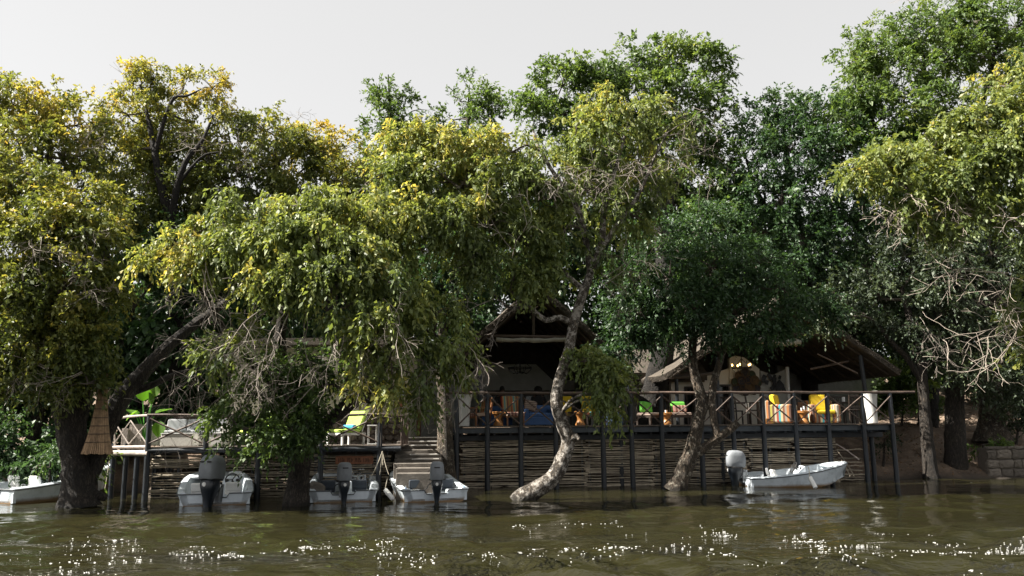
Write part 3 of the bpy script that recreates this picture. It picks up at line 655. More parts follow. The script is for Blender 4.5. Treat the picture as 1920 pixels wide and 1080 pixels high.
# ---- leaning centre tree
build_tree('leaning_tree', 'leaning pale trunk curving up in front of the large deck', [
    [(968, 945, 21.3, 0.258), (985, 930, 21.3, 0.241), (1012, 914, 21.3, 0.215), (1040, 893, 21.35, 0.202), (1054, 862, 21.4, 0.194), (1066, 828, 21.4, 0.176), (1054, 792, 21.4, 0.172), (1043, 752, 21.4, 0.163), (1052, 705, 21.4, 0.150), (1068, 652, 21.4, 0.138), (1076, 605, 21.4, 0.129), (1092, 555, 21.3, 0.120), (1108, 510, 21.3, 0.107), (1128, 455, 21.3, 0.095), (1132, 400, 21.3, 0.082), (1150, 330, 21.4, 0.060), (1170, 260, 21.5, 0.039), (1180, 210, 21.6, 0.022)],
    [(1076, 608, 21.4, .1), (1050, 596, 21.2, .085), (1022, 600, 21, .075), (1000, 582, 20.9, .07), (985, 574, 20.8, .06), (962, 580, 20.6, .045), (945, 570, 20.5, .03)],
    [(1108, 512, 21.3, .1), (1096, 440, 21.1, .085), (1080, 385, 21, .075), (1045, 335, 20.9, .06), (1015, 285, 20.9, .045), (1000, 245, 20.9, .025)],
    [(1125, 470, 21.3, .08), (1165, 410, 21.2, .065), (1200, 360, 21.2, .05), (1225, 300, 21.2, .035), (1250, 250, 21.3, .02)],
    [(1095, 545, 21.3, .08), (1020, 480, 20.9, .07), (950, 430, 20.6, .06), (880, 370, 20.4, .05), (800, 300, 20.4, .03), (770, 260, 20.6, .02)],
    [(1066, 828, 21.4, .16), (1078, 818, 21.3, .1), (1086, 824, 21.2, .04)],
    [(1050, 780, 21.3, .05), (1066, 755, 21.2, .04), (1092, 739, 21.1, .032), (1130, 736, 21, .025), (1175, 728, 20.9, .015)],
    [(1056, 770, 21.3, .04), (1082, 752, 21.1, .03), (1110, 750, 21, .02)]],
    [blob(a, b, c, d, e, None, y, dn) for a, b, c, d, e, y, dn in (
        (685, 345, 20, 40, 38, .22, .9), (720, 400, 19.8, 45, 45, .18, .9), (750, 330, 20.2, 50, 42, .20, 1), (775, 265, 20.6, 45, 35, .30, 1), (810, 340, 20.2, 55, 45, .16, 1), (840, 275, 20.7, 55, 38, .28, 1), (905, 275, 20.8, 50, 38, .26, 1), (870, 345, 20.3, 60, 48, .14, 1), (790, 410, 19.7, 50, 42, .16, .9), (790, 470, 19.6, 35, 35, .12, .8), (850, 420, 19.8, 55, 42, .10, 1), (940, 345, 20.5, 55, 48, .12, 1), (920, 420, 20.2, 60, 45, .04, 1),
        (960, 285, 20.9, 45, 35, .22, .9), (1020, 300, 21.2, 50, 40, .06, .6), (1080, 250, 21.6, 48, 40, .16, .8), (1140, 210, 21.8, 50, 40, .22, .8), (1200, 215, 21.9, 50, 38, .24, .7), (1245, 260, 21.9, 40, 40, .16, .6), (1130, 290, 21.8, 60, 48, .10, .7), (1200, 320, 21.8, 60, 48, .06, .6), (1100, 360, 21.6, 55, 42, .04, .6), (1010, 370, 21, 55, 42, .05, .8), (1180, 400, 21.6, 55, 45, 0, .6),
        (990, 440, 20.8, 55, 40, 0, .9), (1060, 430, 21.2, 50, 40, 0, .6), (910, 490, 20.3, 50, 32, 0, .9), (970, 510, 20.7, 50, 32, -.06, .9), (1040, 500, 21.1, 45, 35, -.06, .8), (1000, 520, 20.9, 30, 18, -.06, .6), (1160, 480, 21.6, 45, 38, -.08, .7),
        (1105, 672, 21, 25, 18, -.05, .8), (1130, 695, 20.9, 35, 22, -.05, .9), (1165, 715, 20.8, 28, 20, -.03, .9), (1135, 745, 20.9, 30, 20, -.04, .9), (1185, 745, 20.8, 14, 12, .0, .8), (1155, 770, 20.8, 18, 16, -.04, .8))],
    'olive', 'bark_pale', 8, yel=0.07, clump=.34, fill=1.25, leaf=.112, ratio=.48, droop=.8, spray=.36, sides=18, tnoise=.07,
    twigs=((1040, 330, 20.6, .3, -.3, .2, 1.2, 7, 2), (1100, 330, 20.8, .3, -.3, .1, 1.2, 6, 2), (1180, 340, 20.8, .4, -.3, .2, 1.3, 7, 2), (1260, 290, 21, .8, -.2, .2, 1.3, 6, 2), (1230, 250, 21, .4, -.2, .7, 1.2, 5, 2), (1130, 520, 20.8, .8, -.3, .1, 1.4, 8, 2), (960, 480, 19.9, -.3, -.3, .3, 1.1, 6, 2), (930, 560, 20, -.3, -.3, -.5, 1.0, 4, 2), (1150, 730, 20.6, .7, -.2, .1, .9, 5, 1)))

# ---- twin stemmed tree in front of the deck
build_tree('twin_stem_tree', 'twin stemmed tree with a sawn off limb standing in front of the deck', [
    [(1262, 925, 24.2, .34), (1272, 908, 24.2, .28), (1284, 878, 24.2, .245), (1296, 848, 24.2, .225), (1305, 810, 24.2, .19), (1313, 775, 24.2, .175), (1318, 755, 24.2, .17), (1310, 728, 24.2, .155), (1300, 690, 24.2, .135), (1299, 645, 24.1, .12), (1310, 590, 24, .1), (1330, 530, 23.8, .07), (1345, 470, 23.8, .04)],
    [(1318, 765, 24.2, .12), (1332, 755, 24.15, .115), (1338, 720, 24.1, .11), (1348, 685, 24.1, .105), (1358, 650, 24, .10), (1365, 610, 24, .09), (1400, 560, 23.9, .07), (1440, 520, 23.9, .05)],
    [(1334, 750, 24.15, .10), (1336, 775, 24.1, .105), (1341, 800, 24.1, .11), (1347, 820, 24.1, .115)],
    [(1294, 855, 24.2, .18), (1318, 842, 24.15, .145), (1345, 823, 24.1, .135), (1368, 806, 24, .12), (1384, 792, 23.95, .11)],
    [(1352, 670, 24.1, .045), (1335, 650, 24, .035), (1318, 635, 23.9, .025)]],
    [blob(a, b, c, d, e, None, y) for a, b, c, d, e, y in (
        (1245, 440, 24, 60, 45, .06), (1320, 430, 24.2, 60, 45, .08), (1185, 520, 23.4, 55, 48, -.06), (1255, 520, 23.2, 65, 50, .04), (1335, 500, 23.3, 65, 50, .08), (1410, 500, 23.6, 60, 48, .06), (1465, 540, 23.8, 55, 42, .02), (1290, 575, 23.2, 65, 40, -.02), (1370, 575, 23.3, 65, 42, 0), (1440, 590, 23.7, 55, 38, .02),
        (1510, 575, 24, 45, 35, .04), (1200, 590, 23.4, 55, 40, -.1), (1180, 635, 23.5, 40, 28, -.12), (1250, 620, 23.4, 50, 30, -.1), (1340, 620, 23.6, 40, 20, -.06), (1420, 625, 23.8, 40, 22, -.04), (1545, 590, 24.2, 28, 22, .06), (1155, 670, 23.6, 22, 20, -.1))],
    'deep', 'bark_brown', 9, clump=.34, fill=1.0, leaf=.10, ratio=.5, droop=.4, sides=16, tnoise=.05, twigs=((1320, 650, 23.9, -.3, -.2, .6, 1.0, 3, 1),))

# ---- the huge dark trunk behind the deck with the tall green crown
build_tree('giant_tree', 'giant tree with a broad dark trunk between the two thatched lodges', [
    [(1218, 800, 29, .52), (1222, 760, 29, .46), (1232, 710, 29, .42), (1244, 655, 29, .4), (1250, 560, 29.2, .36), (1240, 440, 29.6, .3), (1225, 320, 30, .2), (1215, 220, 30.5, .12), (1205, 150, 31, .06)],
    [(1242, 450, 29.6, .2), (1160, 330, 30.5, .15), (1080, 230, 31, .09), (1020, 200, 31, .04)],
    [(1236, 420, 29.6, .2), (1290, 300, 30.3, .13), (1310, 200, 30.8, .07)]],
    [blob(a, b, c, d, e, None, y) for a, b, c, d, e, y in (
        (1000, 195, 31.2, 40, 30, .06), (1055, 160, 31.2, 55, 40, .08), (1040, 225, 31.2, 55, 35, -.02), (1120, 130, 31.2, 55, 32, .10), (1185, 120, 31.4, 55, 35, .1), (1250, 110, 31.4, 50, 30, .12), (1310, 115, 31.4, 45, 32, .1), (1345, 140, 31.4, 25, 20, .05), (1120, 190, 31, 60, 45, .02), (1200, 190, 31, 65, 50, .02), (1285, 180, 31, 60, 48, .04), (1100, 260, 31.3, 70, 45, -.08), (1180, 270, 31.3, 70, 50, -.08), (1270, 260, 30.8, 65, 50, -.02), (1335, 235, 30.8, 45, 45, 0), (1300, 330, 30.4, 60, 50, -.04), (1220, 360, 31, 70, 55, -.1), (1345, 300, 30.6, 40, 40, 0), (1330, 395, 30.2, 60, 45, -.02), (1130, 350, 31.5, 70, 50, -.12))],
    'fresh', 'bark_black', 10, yel=0.06, clump=.48, fill=1.1, leaf=.15, ratio=.5, droop=.3, spray=.42, sides=16)

# ---- pointed trees on the skyline
for k, (st, bl, lab, sd_) in enumerate((
    ([(735, 760, 34, .28), (733, 560, 34, .22), (732, 380, 34, .14), (732, 240, 34, .07), (728, 140, 34, .025)],
     [(727, 150, 16, 20), (715, 182, 24, 22), (745, 185, 26, 22), (712, 220, 30, 26), (755, 222, 35, 26), (790, 205, 22, 24), (725, 262, 42, 30), (780, 255, 45, 32), (740, 320, 55, 40), (700, 300, 35, 35)], 'pointed green tree on the skyline, the taller of the two left of centre', 12),
    ([(880, 760, 34.5, .28), (878, 560, 34.5, .22), (876, 380, 34.5, .14), (876, 250, 34.5, .07), (880, 160, 34.5, .025)],
     [(875, 162, 22, 18), (862, 190, 28, 22), (905, 180, 26, 20), (922, 200, 14, 14), (850, 225, 35, 25), (895, 222, 38, 25), (870, 270, 55, 35), (915, 262, 28, 28), (860, 330, 60, 45), (930, 320, 45, 40)], 'pointed green tree on the skyline beside a gap of sky, the shorter one', 13))):
    build_tree('pointed_tree', lab, [st], [blob(a, b, st[0][2], c, d, None, .04) for a, b, c, d in bl], 'fresh', 'bark_dark', sd_, clump=.46, fill=.75, leaf=.15, ratio=.45, droop=.05, spray=.42)

# ---- dark trees behind the second lodge
build_tree('shade_tree', 'dark green tree filling the dip in the skyline behind the second lodge', [
    [(1520, 800, 34, .36), (1515, 600, 33, .3), (1500, 450, 32, .24), (1480, 330, 31, .15), (1470, 240, 31, .07)],
    [(1505, 480, 32, .2), (1560, 400, 31.5, .14), (1600, 330, 31, .06)], [(1505, 460, 32, .18), (1430, 380, 31, .12), (1400, 300, 31, .06)]],
    [blob(a, b, c, d, e, None, y) for a, b, c, d, e, y in (
        (1400, 240, 30.8, 45, 40, 0), (1455, 215, 31, 50, 35, .08), (1510, 220, 31, 55, 40, .1), (1420, 305, 30.2, 60, 50, 0), (1490, 290, 30, 65, 50, .04), (1560, 290, 30.6, 60, 50, .04), (1395, 370, 30, 60, 50, 0), (1465, 370, 29.8, 65, 50, .02), (1540, 370, 29.8, 65, 50, -.03), (1420, 440, 29.6, 65, 50, 0), (1500, 450, 29.4, 65, 50, -.05), (1575, 440, 30, 60, 55, -.1), (1560, 520, 29.8, 60, 45, -.12), (1620, 390, 30.4, 55, 55, -.1))],
    'deep', 'bark_black', 14, yel=0.02, clump=.46, fill=1.0, leaf=.13, droop=.3, spray=.42)
build_tree('crest_tree', 'tallest bright green crown reaching the top edge at the right', [
    [(1740, 800, 33.5, .4), (1745, 600, 33, .33), (1750, 400, 32.3, .24), (1740, 230, 31.6, .14), (1730, 90, 31.4, .06)],
    [(1748, 420, 32.3, .2), (1660, 280, 31.5, .12), (1610, 160, 31.3, .05)], [(1748, 380, 32.2, .2), (1830, 230, 31.7, .13), (1870, 80, 31.6, .05)]],
    [blob(a, b, c, d, e, None, y) for a, b, c, d, e, y in (
        (1600, 110, 31.2, 38, 35, .06), (1645, 90, 31.2, 45, 40, .12), (1620, 165, 31, 55, 45, .06), (1705, 60, 31.4, 60, 45, .14), (1770, 45, 31.4, 60, 42, .16), (1840, 35, 31.5, 60, 42, .14), (1905, 50, 31.5, 50, 42, .1), (1960, 60, 31.5, 60, 50, .1), (1690, 130, 31, 65, 50, .12), (1770, 115, 31, 65, 48, .12), (1850, 105, 31.2, 65, 48, .1), (1590, 225, 30.7, 55, 45, .05), (1660, 220, 30.6, 65, 50, .06), (1735, 200, 30.7, 60, 48, .06), (1620, 290, 30.5, 60, 48, -.02), (1690, 290, 30.7, 65, 50, -.04), (1770, 270, 31, 70, 50, -.06), (1930, 150, 31.3, 65, 55, .05), (1680, 370, 31, 70, 50, -.1), (1780, 360, 31.2, 75, 55, -.14))],
    'fresh', 'bark_black', 15, yel=0.08, clump=.50, fill=1.2, leaf=.15, ratio=.45, droop=.25, spray=.45, twigs=((1590, 70, 31, -.2, 0, .7, 1.2, 2, 2), (1720, 20, 31.4, 0, 0, 1, .8, 3, 2)))

# ---- sunlit crown leaning in from the right edge
build_tree('overhanging_tree', 'sunlit olive crown leaning in from the right edge with bleached dead twigs below', [
    [(2040, 900, 21.3, .45), (2035, 780, 21.3, .36), (2025, 640, 21, .3), (2000, 540, 20.6, .24), (1960, 470, 20.3, .17), (1920, 425, 20, .12), (1880, 418, 19.8, .085), (1855, 395, 19.7, .06), (1835, 350, 19.6, .04)],
    [(2005, 550, 20.6, .18), (1990, 400, 20.3, .13), (1940, 300, 20, .09), (1890, 230, 19.9, .05)],
    [(1950, 460, 20.2, .1), (1900, 420, 19.8, .07), (1850, 415, 19.6, .05), (1800, 395, 19.5, .035), (1740, 380, 19.5, .02)],
    [(2015, 600, 20.8, .1), (1970, 580, 20.2, .07), (1925, 590, 19.9, .045), (1880, 570, 19.7, .03)]],
    [blob(a, b, c, d, e, None, y) for a, b, c, d, e, y in (
        (1890, 160, 20.2, 55, 38, .24), (1940, 180, 20, 60, 50, .2), (1850, 210, 20, 50, 38, .14), (1900, 240, 19.6, 55, 42, .12), (1800, 250, 19.9, 50, 38, .12), (1750, 280, 19.7, 50, 35, .10), (1840, 290, 19.5, 60, 40, .08), (1700, 300, 19.7, 45, 32, .10), (1650, 310, 19.6, 42, 25, .12), (1605, 325, 19.6, 28, 16, .16), (1780, 335, 19.3, 55, 35, .06), (1900, 320, 19.2, 60, 48, .06), (1700, 350, 19.4, 40, 25, .08), (1830, 365, 19.2, 50, 32, .04), (1745, 395, 19.3, 40, 25, .08), (1690, 400, 19.4, 28, 18, .1), (1790, 420, 19.3, 30, 20, .06), (1955, 300, 19.4, 60, 60, .08), (1950, 400, 19.3, 50, 40, .04), (1915, 450, 19.1, 28, 26, .06), (1935, 560, 19.6, 40, 30, .0), (1950, 660, 20, 40, 40, -.04))],
    'olive', 'bark_pale', 16, yel=0.06, clump=.34, fill=1.15, leaf=.115, ratio=.48, droop=.6, twigmat='twig_pale',
    twigs=((1900, 505, 19.3, -.9, -.2, .1, 1.9, 4, 2), (1930, 590, 19.4, -.9, -.2, .05, 1.9, 5, 2), (1925, 640, 19.5, -.9, -.2, .25, 1.6, 3, 2), (1870, 415, 19.1, -.8, -.3, .2, 1.3, 6, 2), (1760, 400, 19.1, -.4, -.3, -.3, 1.0, 5, 2), (1690, 380, 19.2, -.5, -.3, -.2, .9, 4, 2)))

# ---- shaded trees on the right bank
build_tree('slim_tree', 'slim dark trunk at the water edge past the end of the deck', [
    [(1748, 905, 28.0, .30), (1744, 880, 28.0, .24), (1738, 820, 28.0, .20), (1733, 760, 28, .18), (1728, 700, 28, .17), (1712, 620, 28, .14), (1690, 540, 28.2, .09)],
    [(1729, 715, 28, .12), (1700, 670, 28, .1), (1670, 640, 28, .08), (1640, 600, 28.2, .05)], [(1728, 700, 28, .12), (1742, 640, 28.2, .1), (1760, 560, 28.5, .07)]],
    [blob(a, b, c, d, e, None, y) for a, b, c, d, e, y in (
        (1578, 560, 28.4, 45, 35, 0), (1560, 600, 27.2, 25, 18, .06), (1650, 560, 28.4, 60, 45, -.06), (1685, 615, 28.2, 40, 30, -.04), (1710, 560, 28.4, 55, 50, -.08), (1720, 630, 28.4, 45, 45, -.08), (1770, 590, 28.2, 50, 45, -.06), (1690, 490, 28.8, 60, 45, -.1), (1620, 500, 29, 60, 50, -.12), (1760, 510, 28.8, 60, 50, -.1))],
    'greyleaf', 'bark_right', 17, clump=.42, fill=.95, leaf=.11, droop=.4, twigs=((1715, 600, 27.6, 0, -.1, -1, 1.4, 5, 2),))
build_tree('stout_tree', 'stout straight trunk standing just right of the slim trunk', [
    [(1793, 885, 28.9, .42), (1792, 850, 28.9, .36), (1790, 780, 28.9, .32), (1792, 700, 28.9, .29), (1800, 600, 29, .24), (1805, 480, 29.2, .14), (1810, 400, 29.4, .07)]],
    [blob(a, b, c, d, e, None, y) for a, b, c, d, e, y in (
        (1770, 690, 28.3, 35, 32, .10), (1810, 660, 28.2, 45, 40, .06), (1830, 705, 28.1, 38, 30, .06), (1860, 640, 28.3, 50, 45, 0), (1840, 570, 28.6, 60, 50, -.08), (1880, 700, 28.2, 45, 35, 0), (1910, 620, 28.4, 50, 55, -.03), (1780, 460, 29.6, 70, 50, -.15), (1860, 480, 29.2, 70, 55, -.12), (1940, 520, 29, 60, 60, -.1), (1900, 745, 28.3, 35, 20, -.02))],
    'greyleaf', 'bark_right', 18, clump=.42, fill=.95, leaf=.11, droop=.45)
build_tree('flared_tree', 'flared trunk with sunlit roots at the far right above the stone wall', [
    [(1862, 828, 31.5, .75), (1860, 795, 31.5, .48), (1858, 750, 31.5, .4), (1858, 680, 31.6, .34), (1862, 560, 31.8, .27), (1866, 420, 32, .15)]],
    [blob(a, b, c, d, e, None, -.1) for a, b, c, d, e in ((1820, 430, 32.5, 80, 60), (1900, 400, 32.5, 80, 60), (1860, 340, 32.5, 80, 60), (1950, 450, 32, 70, 70), (1700, 440, 32.5, 80, 60), (1640, 470, 32.5, 70, 60))],
    'deep', 'bark_brown', 19, clump=.55, fill=.7, leaf=.15, droop=.3, spray=.45)

# ---- trunk beside the steps
build_tree('stair_tree', 'brown trunk beside the top of the stone steps', [
    [(838, 905, 23.2, .30), (836, 870, 23.2, .25), (834, 800, 23.3, .22), (832, 740, 23.4, .18), (826, 670, 23.6, .16), (835, 590, 24, .13), (850, 500, 24.4, .08)]],
    [blob(a, b, c, d, e, None, y) for a, b, c, d, e, y in ((850, 540, 24.3, 60, 45, -.1), (790, 540, 24.3, 60, 45, -.12), (860, 480, 24.6, 60, 45, -.1), (780, 470, 24.8, 55, 45, -.12), (740, 530, 24.6, 50, 45, -.12), (830, 600, 24.2, 45, 30, -.1), (920, 500, 24.6, 55, 40, -.12))],
    'deep', 'bark_brown', 20, clump=.40, fill=.75, leaf=.12, droop=.5)

# ---- the dim wood behind everything
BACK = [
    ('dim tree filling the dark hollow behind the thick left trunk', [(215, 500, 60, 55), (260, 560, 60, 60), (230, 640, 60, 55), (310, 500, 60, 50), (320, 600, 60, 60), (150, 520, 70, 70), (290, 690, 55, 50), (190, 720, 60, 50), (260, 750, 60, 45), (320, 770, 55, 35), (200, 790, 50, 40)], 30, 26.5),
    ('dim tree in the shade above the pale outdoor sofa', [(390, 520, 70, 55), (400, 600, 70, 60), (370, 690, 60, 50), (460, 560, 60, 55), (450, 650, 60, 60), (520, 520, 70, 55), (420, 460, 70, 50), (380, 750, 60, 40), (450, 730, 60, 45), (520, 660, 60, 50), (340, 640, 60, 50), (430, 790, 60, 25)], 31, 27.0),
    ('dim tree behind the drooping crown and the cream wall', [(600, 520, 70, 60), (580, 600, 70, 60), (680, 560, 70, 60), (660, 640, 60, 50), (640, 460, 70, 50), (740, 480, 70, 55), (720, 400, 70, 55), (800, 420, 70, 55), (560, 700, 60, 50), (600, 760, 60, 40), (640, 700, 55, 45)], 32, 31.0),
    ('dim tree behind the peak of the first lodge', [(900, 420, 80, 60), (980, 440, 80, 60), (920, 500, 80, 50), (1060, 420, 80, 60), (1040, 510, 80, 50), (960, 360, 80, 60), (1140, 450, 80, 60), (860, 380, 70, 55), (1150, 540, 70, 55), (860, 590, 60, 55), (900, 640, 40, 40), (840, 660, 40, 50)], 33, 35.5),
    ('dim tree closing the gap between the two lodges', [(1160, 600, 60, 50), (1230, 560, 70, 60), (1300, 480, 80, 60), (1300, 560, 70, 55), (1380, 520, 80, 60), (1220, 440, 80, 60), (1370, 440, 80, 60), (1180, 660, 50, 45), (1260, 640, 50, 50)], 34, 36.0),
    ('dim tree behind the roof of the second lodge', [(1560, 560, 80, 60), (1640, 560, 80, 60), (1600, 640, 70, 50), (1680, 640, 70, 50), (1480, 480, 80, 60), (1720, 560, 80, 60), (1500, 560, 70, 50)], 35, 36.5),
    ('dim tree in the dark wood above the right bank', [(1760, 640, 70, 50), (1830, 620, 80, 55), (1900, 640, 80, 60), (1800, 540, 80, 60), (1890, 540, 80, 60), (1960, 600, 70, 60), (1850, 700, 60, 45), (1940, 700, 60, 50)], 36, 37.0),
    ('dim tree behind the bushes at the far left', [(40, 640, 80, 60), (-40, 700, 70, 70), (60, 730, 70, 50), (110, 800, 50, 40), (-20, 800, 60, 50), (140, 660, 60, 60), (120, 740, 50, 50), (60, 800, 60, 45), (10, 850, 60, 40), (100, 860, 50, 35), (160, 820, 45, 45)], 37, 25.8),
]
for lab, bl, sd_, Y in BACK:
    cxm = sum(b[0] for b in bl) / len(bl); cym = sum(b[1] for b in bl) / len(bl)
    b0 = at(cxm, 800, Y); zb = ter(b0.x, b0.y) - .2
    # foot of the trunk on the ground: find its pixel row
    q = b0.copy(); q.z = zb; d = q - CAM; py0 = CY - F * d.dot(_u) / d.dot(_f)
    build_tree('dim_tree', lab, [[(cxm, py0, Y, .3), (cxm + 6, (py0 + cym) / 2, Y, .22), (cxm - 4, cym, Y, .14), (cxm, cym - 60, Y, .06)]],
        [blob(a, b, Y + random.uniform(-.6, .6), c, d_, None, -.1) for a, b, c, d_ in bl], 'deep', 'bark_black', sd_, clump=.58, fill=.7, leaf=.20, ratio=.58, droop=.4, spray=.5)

# ---- bushes and undergrowth
def bush(name, label, foot, bl, mat, seed, cat='bush', **kw):
    px, py, Y = foot
    g0 = at(px, py, Y); g0.z = ter(g0.x, g0.y) if ter(g0.x, g0.y) > -.1 else -.1
    d = g0 - CAM; py0 = CY - F * d.dot(_u) / d.dot(_f)
    return build_tree(name, label, [[(px, py0 + 4, Y, .05), (px + 3, (py0 + bl[0][1]) / 2, Y, .035), (bl[0][0], bl[0][1], Y, .02)]],
        [blob(a, b, Y + random.uniform(-.3, .3), c, d_, None, y_) for a, b, c, d_, y_ in bl], mat, 'bark_dark', seed, cat, .03, **kw)
bush('sunlit_bush', 'bright sunlit green bush behind the right hand white pot', (1690, 770, 33.5), [(1680, 715, 28, 25, .25), (1715, 705, 28, 22, .3), (1690, 740, 32, 22, .1), (1740, 730, 25, 25, .1), (1668, 748, 18, 14, .05)], 'fresh', 41, clump=.3, leaf=.13, fill=.9, droop=.2)
bush('waterside_bush', 'glossy bush above the boat cut by the left picture edge', (30, 880, 23.0), [(20, 835, 40, 28, .1), (-20, 850, 30, 30, .05), (50, 865, 30, 16, 0), (0, 800, 30, 25, 0)], 'deep', 42, clump=.32, leaf=.12, fill=.8, droop=.4)
bush('waterside_bush', 'low leafy bush between the left boat and the thick trunk', (90, 882, 22.6), [(95, 855, 24, 16, .1), (70, 872, 28, 12, 0), (112, 845, 12, 20, .05)], 'deep', 43, clump=.3, leaf=.12, fill=.8, droop=.4)
bush('root_sprout', 'thin leafy sprout between the thick trunk and the deck posts', (178, 905, 21.2), [(180, 870, 12, 14, .2), (190, 850, 12, 10, .1), (172, 845, 10, 14, 0)], 'fresh', 44, cat='plant', clump=.3, leaf=.11, fill=.35, droop=.5)
bush('wall_bush', 'small green sprigs at the foot of the low stone wall', (1842, 846, 29.2), [(1842, 835, 14, 7, .3), (1870, 828, 10, 6, .2)], 'fresh', 45, cat='plant', clump=.28, leaf=.1, fill=.6, droop=.3)
bush('shade_bush', 'dim shrub in the shade under the right end of the deck', (1655, 830, 28.9), [(1658, 822, 12, 9, .0)], 'greyleaf', 46, clump=.28, leaf=.09, fill=.9, droop=.3)
bush('bank_bush', 'dark shrub under the trees at the far right edge', (1905, 800, 31), [(1900, 770, 30, 25, 0), (1935, 760, 30, 30, 0), (1880, 790, 14, 12, .1)], 'greyleaf', 47, clump=.36, leaf=.11, fill=.7, droop=.4)

# fallen leaves on the banks
g = np.random.default_rng(77); n = 26000
X = g.uniform(-14, 24, n); Y_ = g.uniform(24.6, 38, n); keep = (terrain(X, Y_) > .12) & ((X > 9) | (X < -3)); X = X[keep]; Y_ = Y_[keep]
P = np.stack([X, Y_, terrain(X, Y_) + .015], 1); D = unit(np.stack([g.normal(0, 1, len(X)), g.normal(0, 1, len(X)), g.normal(0, .25, len(X))], 1))
L = g.uniform(.05, .12, len(X))
lit = inst('fallen_leaves', leaf_mesh('fallen_leaves', P, D, L, L * .5, np.clip(g.normal(.5, .3, len(X)), 0, 1), M['litter'], g, 2.0)); tag(lit, 'dry brown leaves scattered over the bank', 'leaves', kind='stuff')
print('LEAVES', LEAVES)

# ================================================================== large deck
DECK_Z = 1.87
A0 = at(855, 801, 24.6); B0 = at(1675, 792, 26.4)
UU = Vector((B0.x - A0.x, B0.y - A0.y, 0)).normalized(); VV = Vector((-UU.y, UU.x, 0)); YAW = math.atan2(UU.y, UU.x)
DL = (Vector((B0.x - A0.x, B0.y - A0.y, 0))).length
def deck_uv(px, v, py=798):
    """distance along the deck front at which pixel column px meets the line v metres behind the front"""
    d = ray(px, py); ox, oy = A0.x + VV.x * v, A0.y + VV.y * v
    # CAM.xy + t d.xy = o + s UU
    det = d.x * (-UU.y) + UU.x * d.y
    t = ((ox - CAM.x) * (-UU.y) + UU.x * (oy - CAM.y)) / det
    return (CAM.x + t * d.x - ox) * UU.x + (CAM.y + t * d.y - oy) * UU.y
def dpt(u, v, z=0.0): return Vector((A0.x, A0.y, 0)) + UU * u + VV * v + Vector((0, 0, z))
def row_z(px, py, v):
    """height of pixel (px,py) on the vertical plane v behind the deck front"""
    d = ray(px, py); n = VV; t = (dpt(0, v) - CAM).dot(n) / d.dot(n); return (CAM + d * t).z
deck = thing('large_deck', 'long dark pole deck on stilts in front of the two thatched lodges', 'deck', (A0.x, A0.y, 0), YAW)
POST_PX = [856, 914, 977, 1042, 1130, 1184, 1241, 1314, 1374, 1432, 1491, 1554, 1619, 1673]
random.seed(5)
POST_U = [deck_uv(p, 0) for p in POST_PX]
DLEN = POST_U[-1] + .12
for i, u in enumerate(POST_U):
    lean = random.uniform(-.02, .02)
    mb = MB().tube([(u, 0, -1.0), (u + lean, .0, .6), (u + lean * .5, 0, 1.8), (u, 0, DECK_Z + .97)], [.085, .08, .075, .07], 10, noise=.03)
    mb.build('post', M['tar'], deck, True)
for u, v in ((deck_uv(1163, .8), .8), (deck_uv(1351, .8), .8), (deck_uv(1632, .9), .9), (deck_uv(900, 1.2), 1.2), (deck_uv(1490, 1.2), 1.2)):
    MB().tube([(u, v, -.6), (u, v, DECK_Z - .25)], [.08, .075], 8).build('post', M['tar'], deck, True)
def pole_pts(a, b, sag=.0, wob=.012, n=7):
    a = Vector(a); b = Vector(b); out = []
    for i in range(n + 1):
        t = i / n; p = a.lerp(b, t) + Vector((0, random.uniform(-wob, wob), random.uniform(-wob, wob) - sag * 4 * t * (1 - t))); out.append(p)
    return out
rail_end = deck_uv(1716, 0)
ru = [-.18, POST_U[3] + .1, POST_U[7] + .05, POST_U[10], rail_end]
for i in range(4):
    MB().tube(pole_pts((ru[i], -.02, DECK_Z + .99), (ru[i + 1] + .06, -.02, DECK_Z + .99)), [.045] * 8, 8, noise=.08).build('rail', M['railwood'], deck, True)
for i in range(len(POST_U) - 1):
    a, b = POST_U[i] + .05, POST_U[i + 1] - .05
    MB().tube(pole_pts((a, -.05, DECK_Z + .86), (b, -.05, DECK_Z + .06), 0, .008, 4), [.024] * 5, 6).build('brace', M['railwood'], deck, True)
    MB().tube(pole_pts((a, -.105, DECK_Z + .06), (b, -.105, DECK_Z + .86), 0, .008, 4), [.022] * 5, 6).build('brace', M['railwood'], deck, True)
fu = [-.12] + [POST_U[i] for i in (2, 4, 6, 8, 10, 12)] + [DLEN]
for a, b in zip(fu[:-1], fu[1:]):
    MB().rbox(((a + b) / 2, .09 + random.uniform(-.004, .004), DECK_Z - .13), (b - a - .006, .055, .17), .01).build('fascia_board', M['tarbeam'], deck)
for k in range(29):
    u = .2 + k * (DLEN - .4) / 28
    MB().box((u, 2.9, DECK_Z - .20), (.06, 5.4, .15)).build('joist', M['tar'], deck)
for v in (.75, 2.6, 4.8):
    MB().rbox((DLEN / 2, v, DECK_Z - .36), (DLEN - .1, .12, .16), .01).build('bearer', M['tar'], deck)
pm = MB().rbox((0, 0, 0), (DLEN + .1, .135, .035), .006).mesh('plank', M['plank'])
for k in range(40):
    inst('plank', pm, deck, (DLEN / 2, .02 + k * .145, DECK_Z - .018 + random.uniform(-.003, .003)))

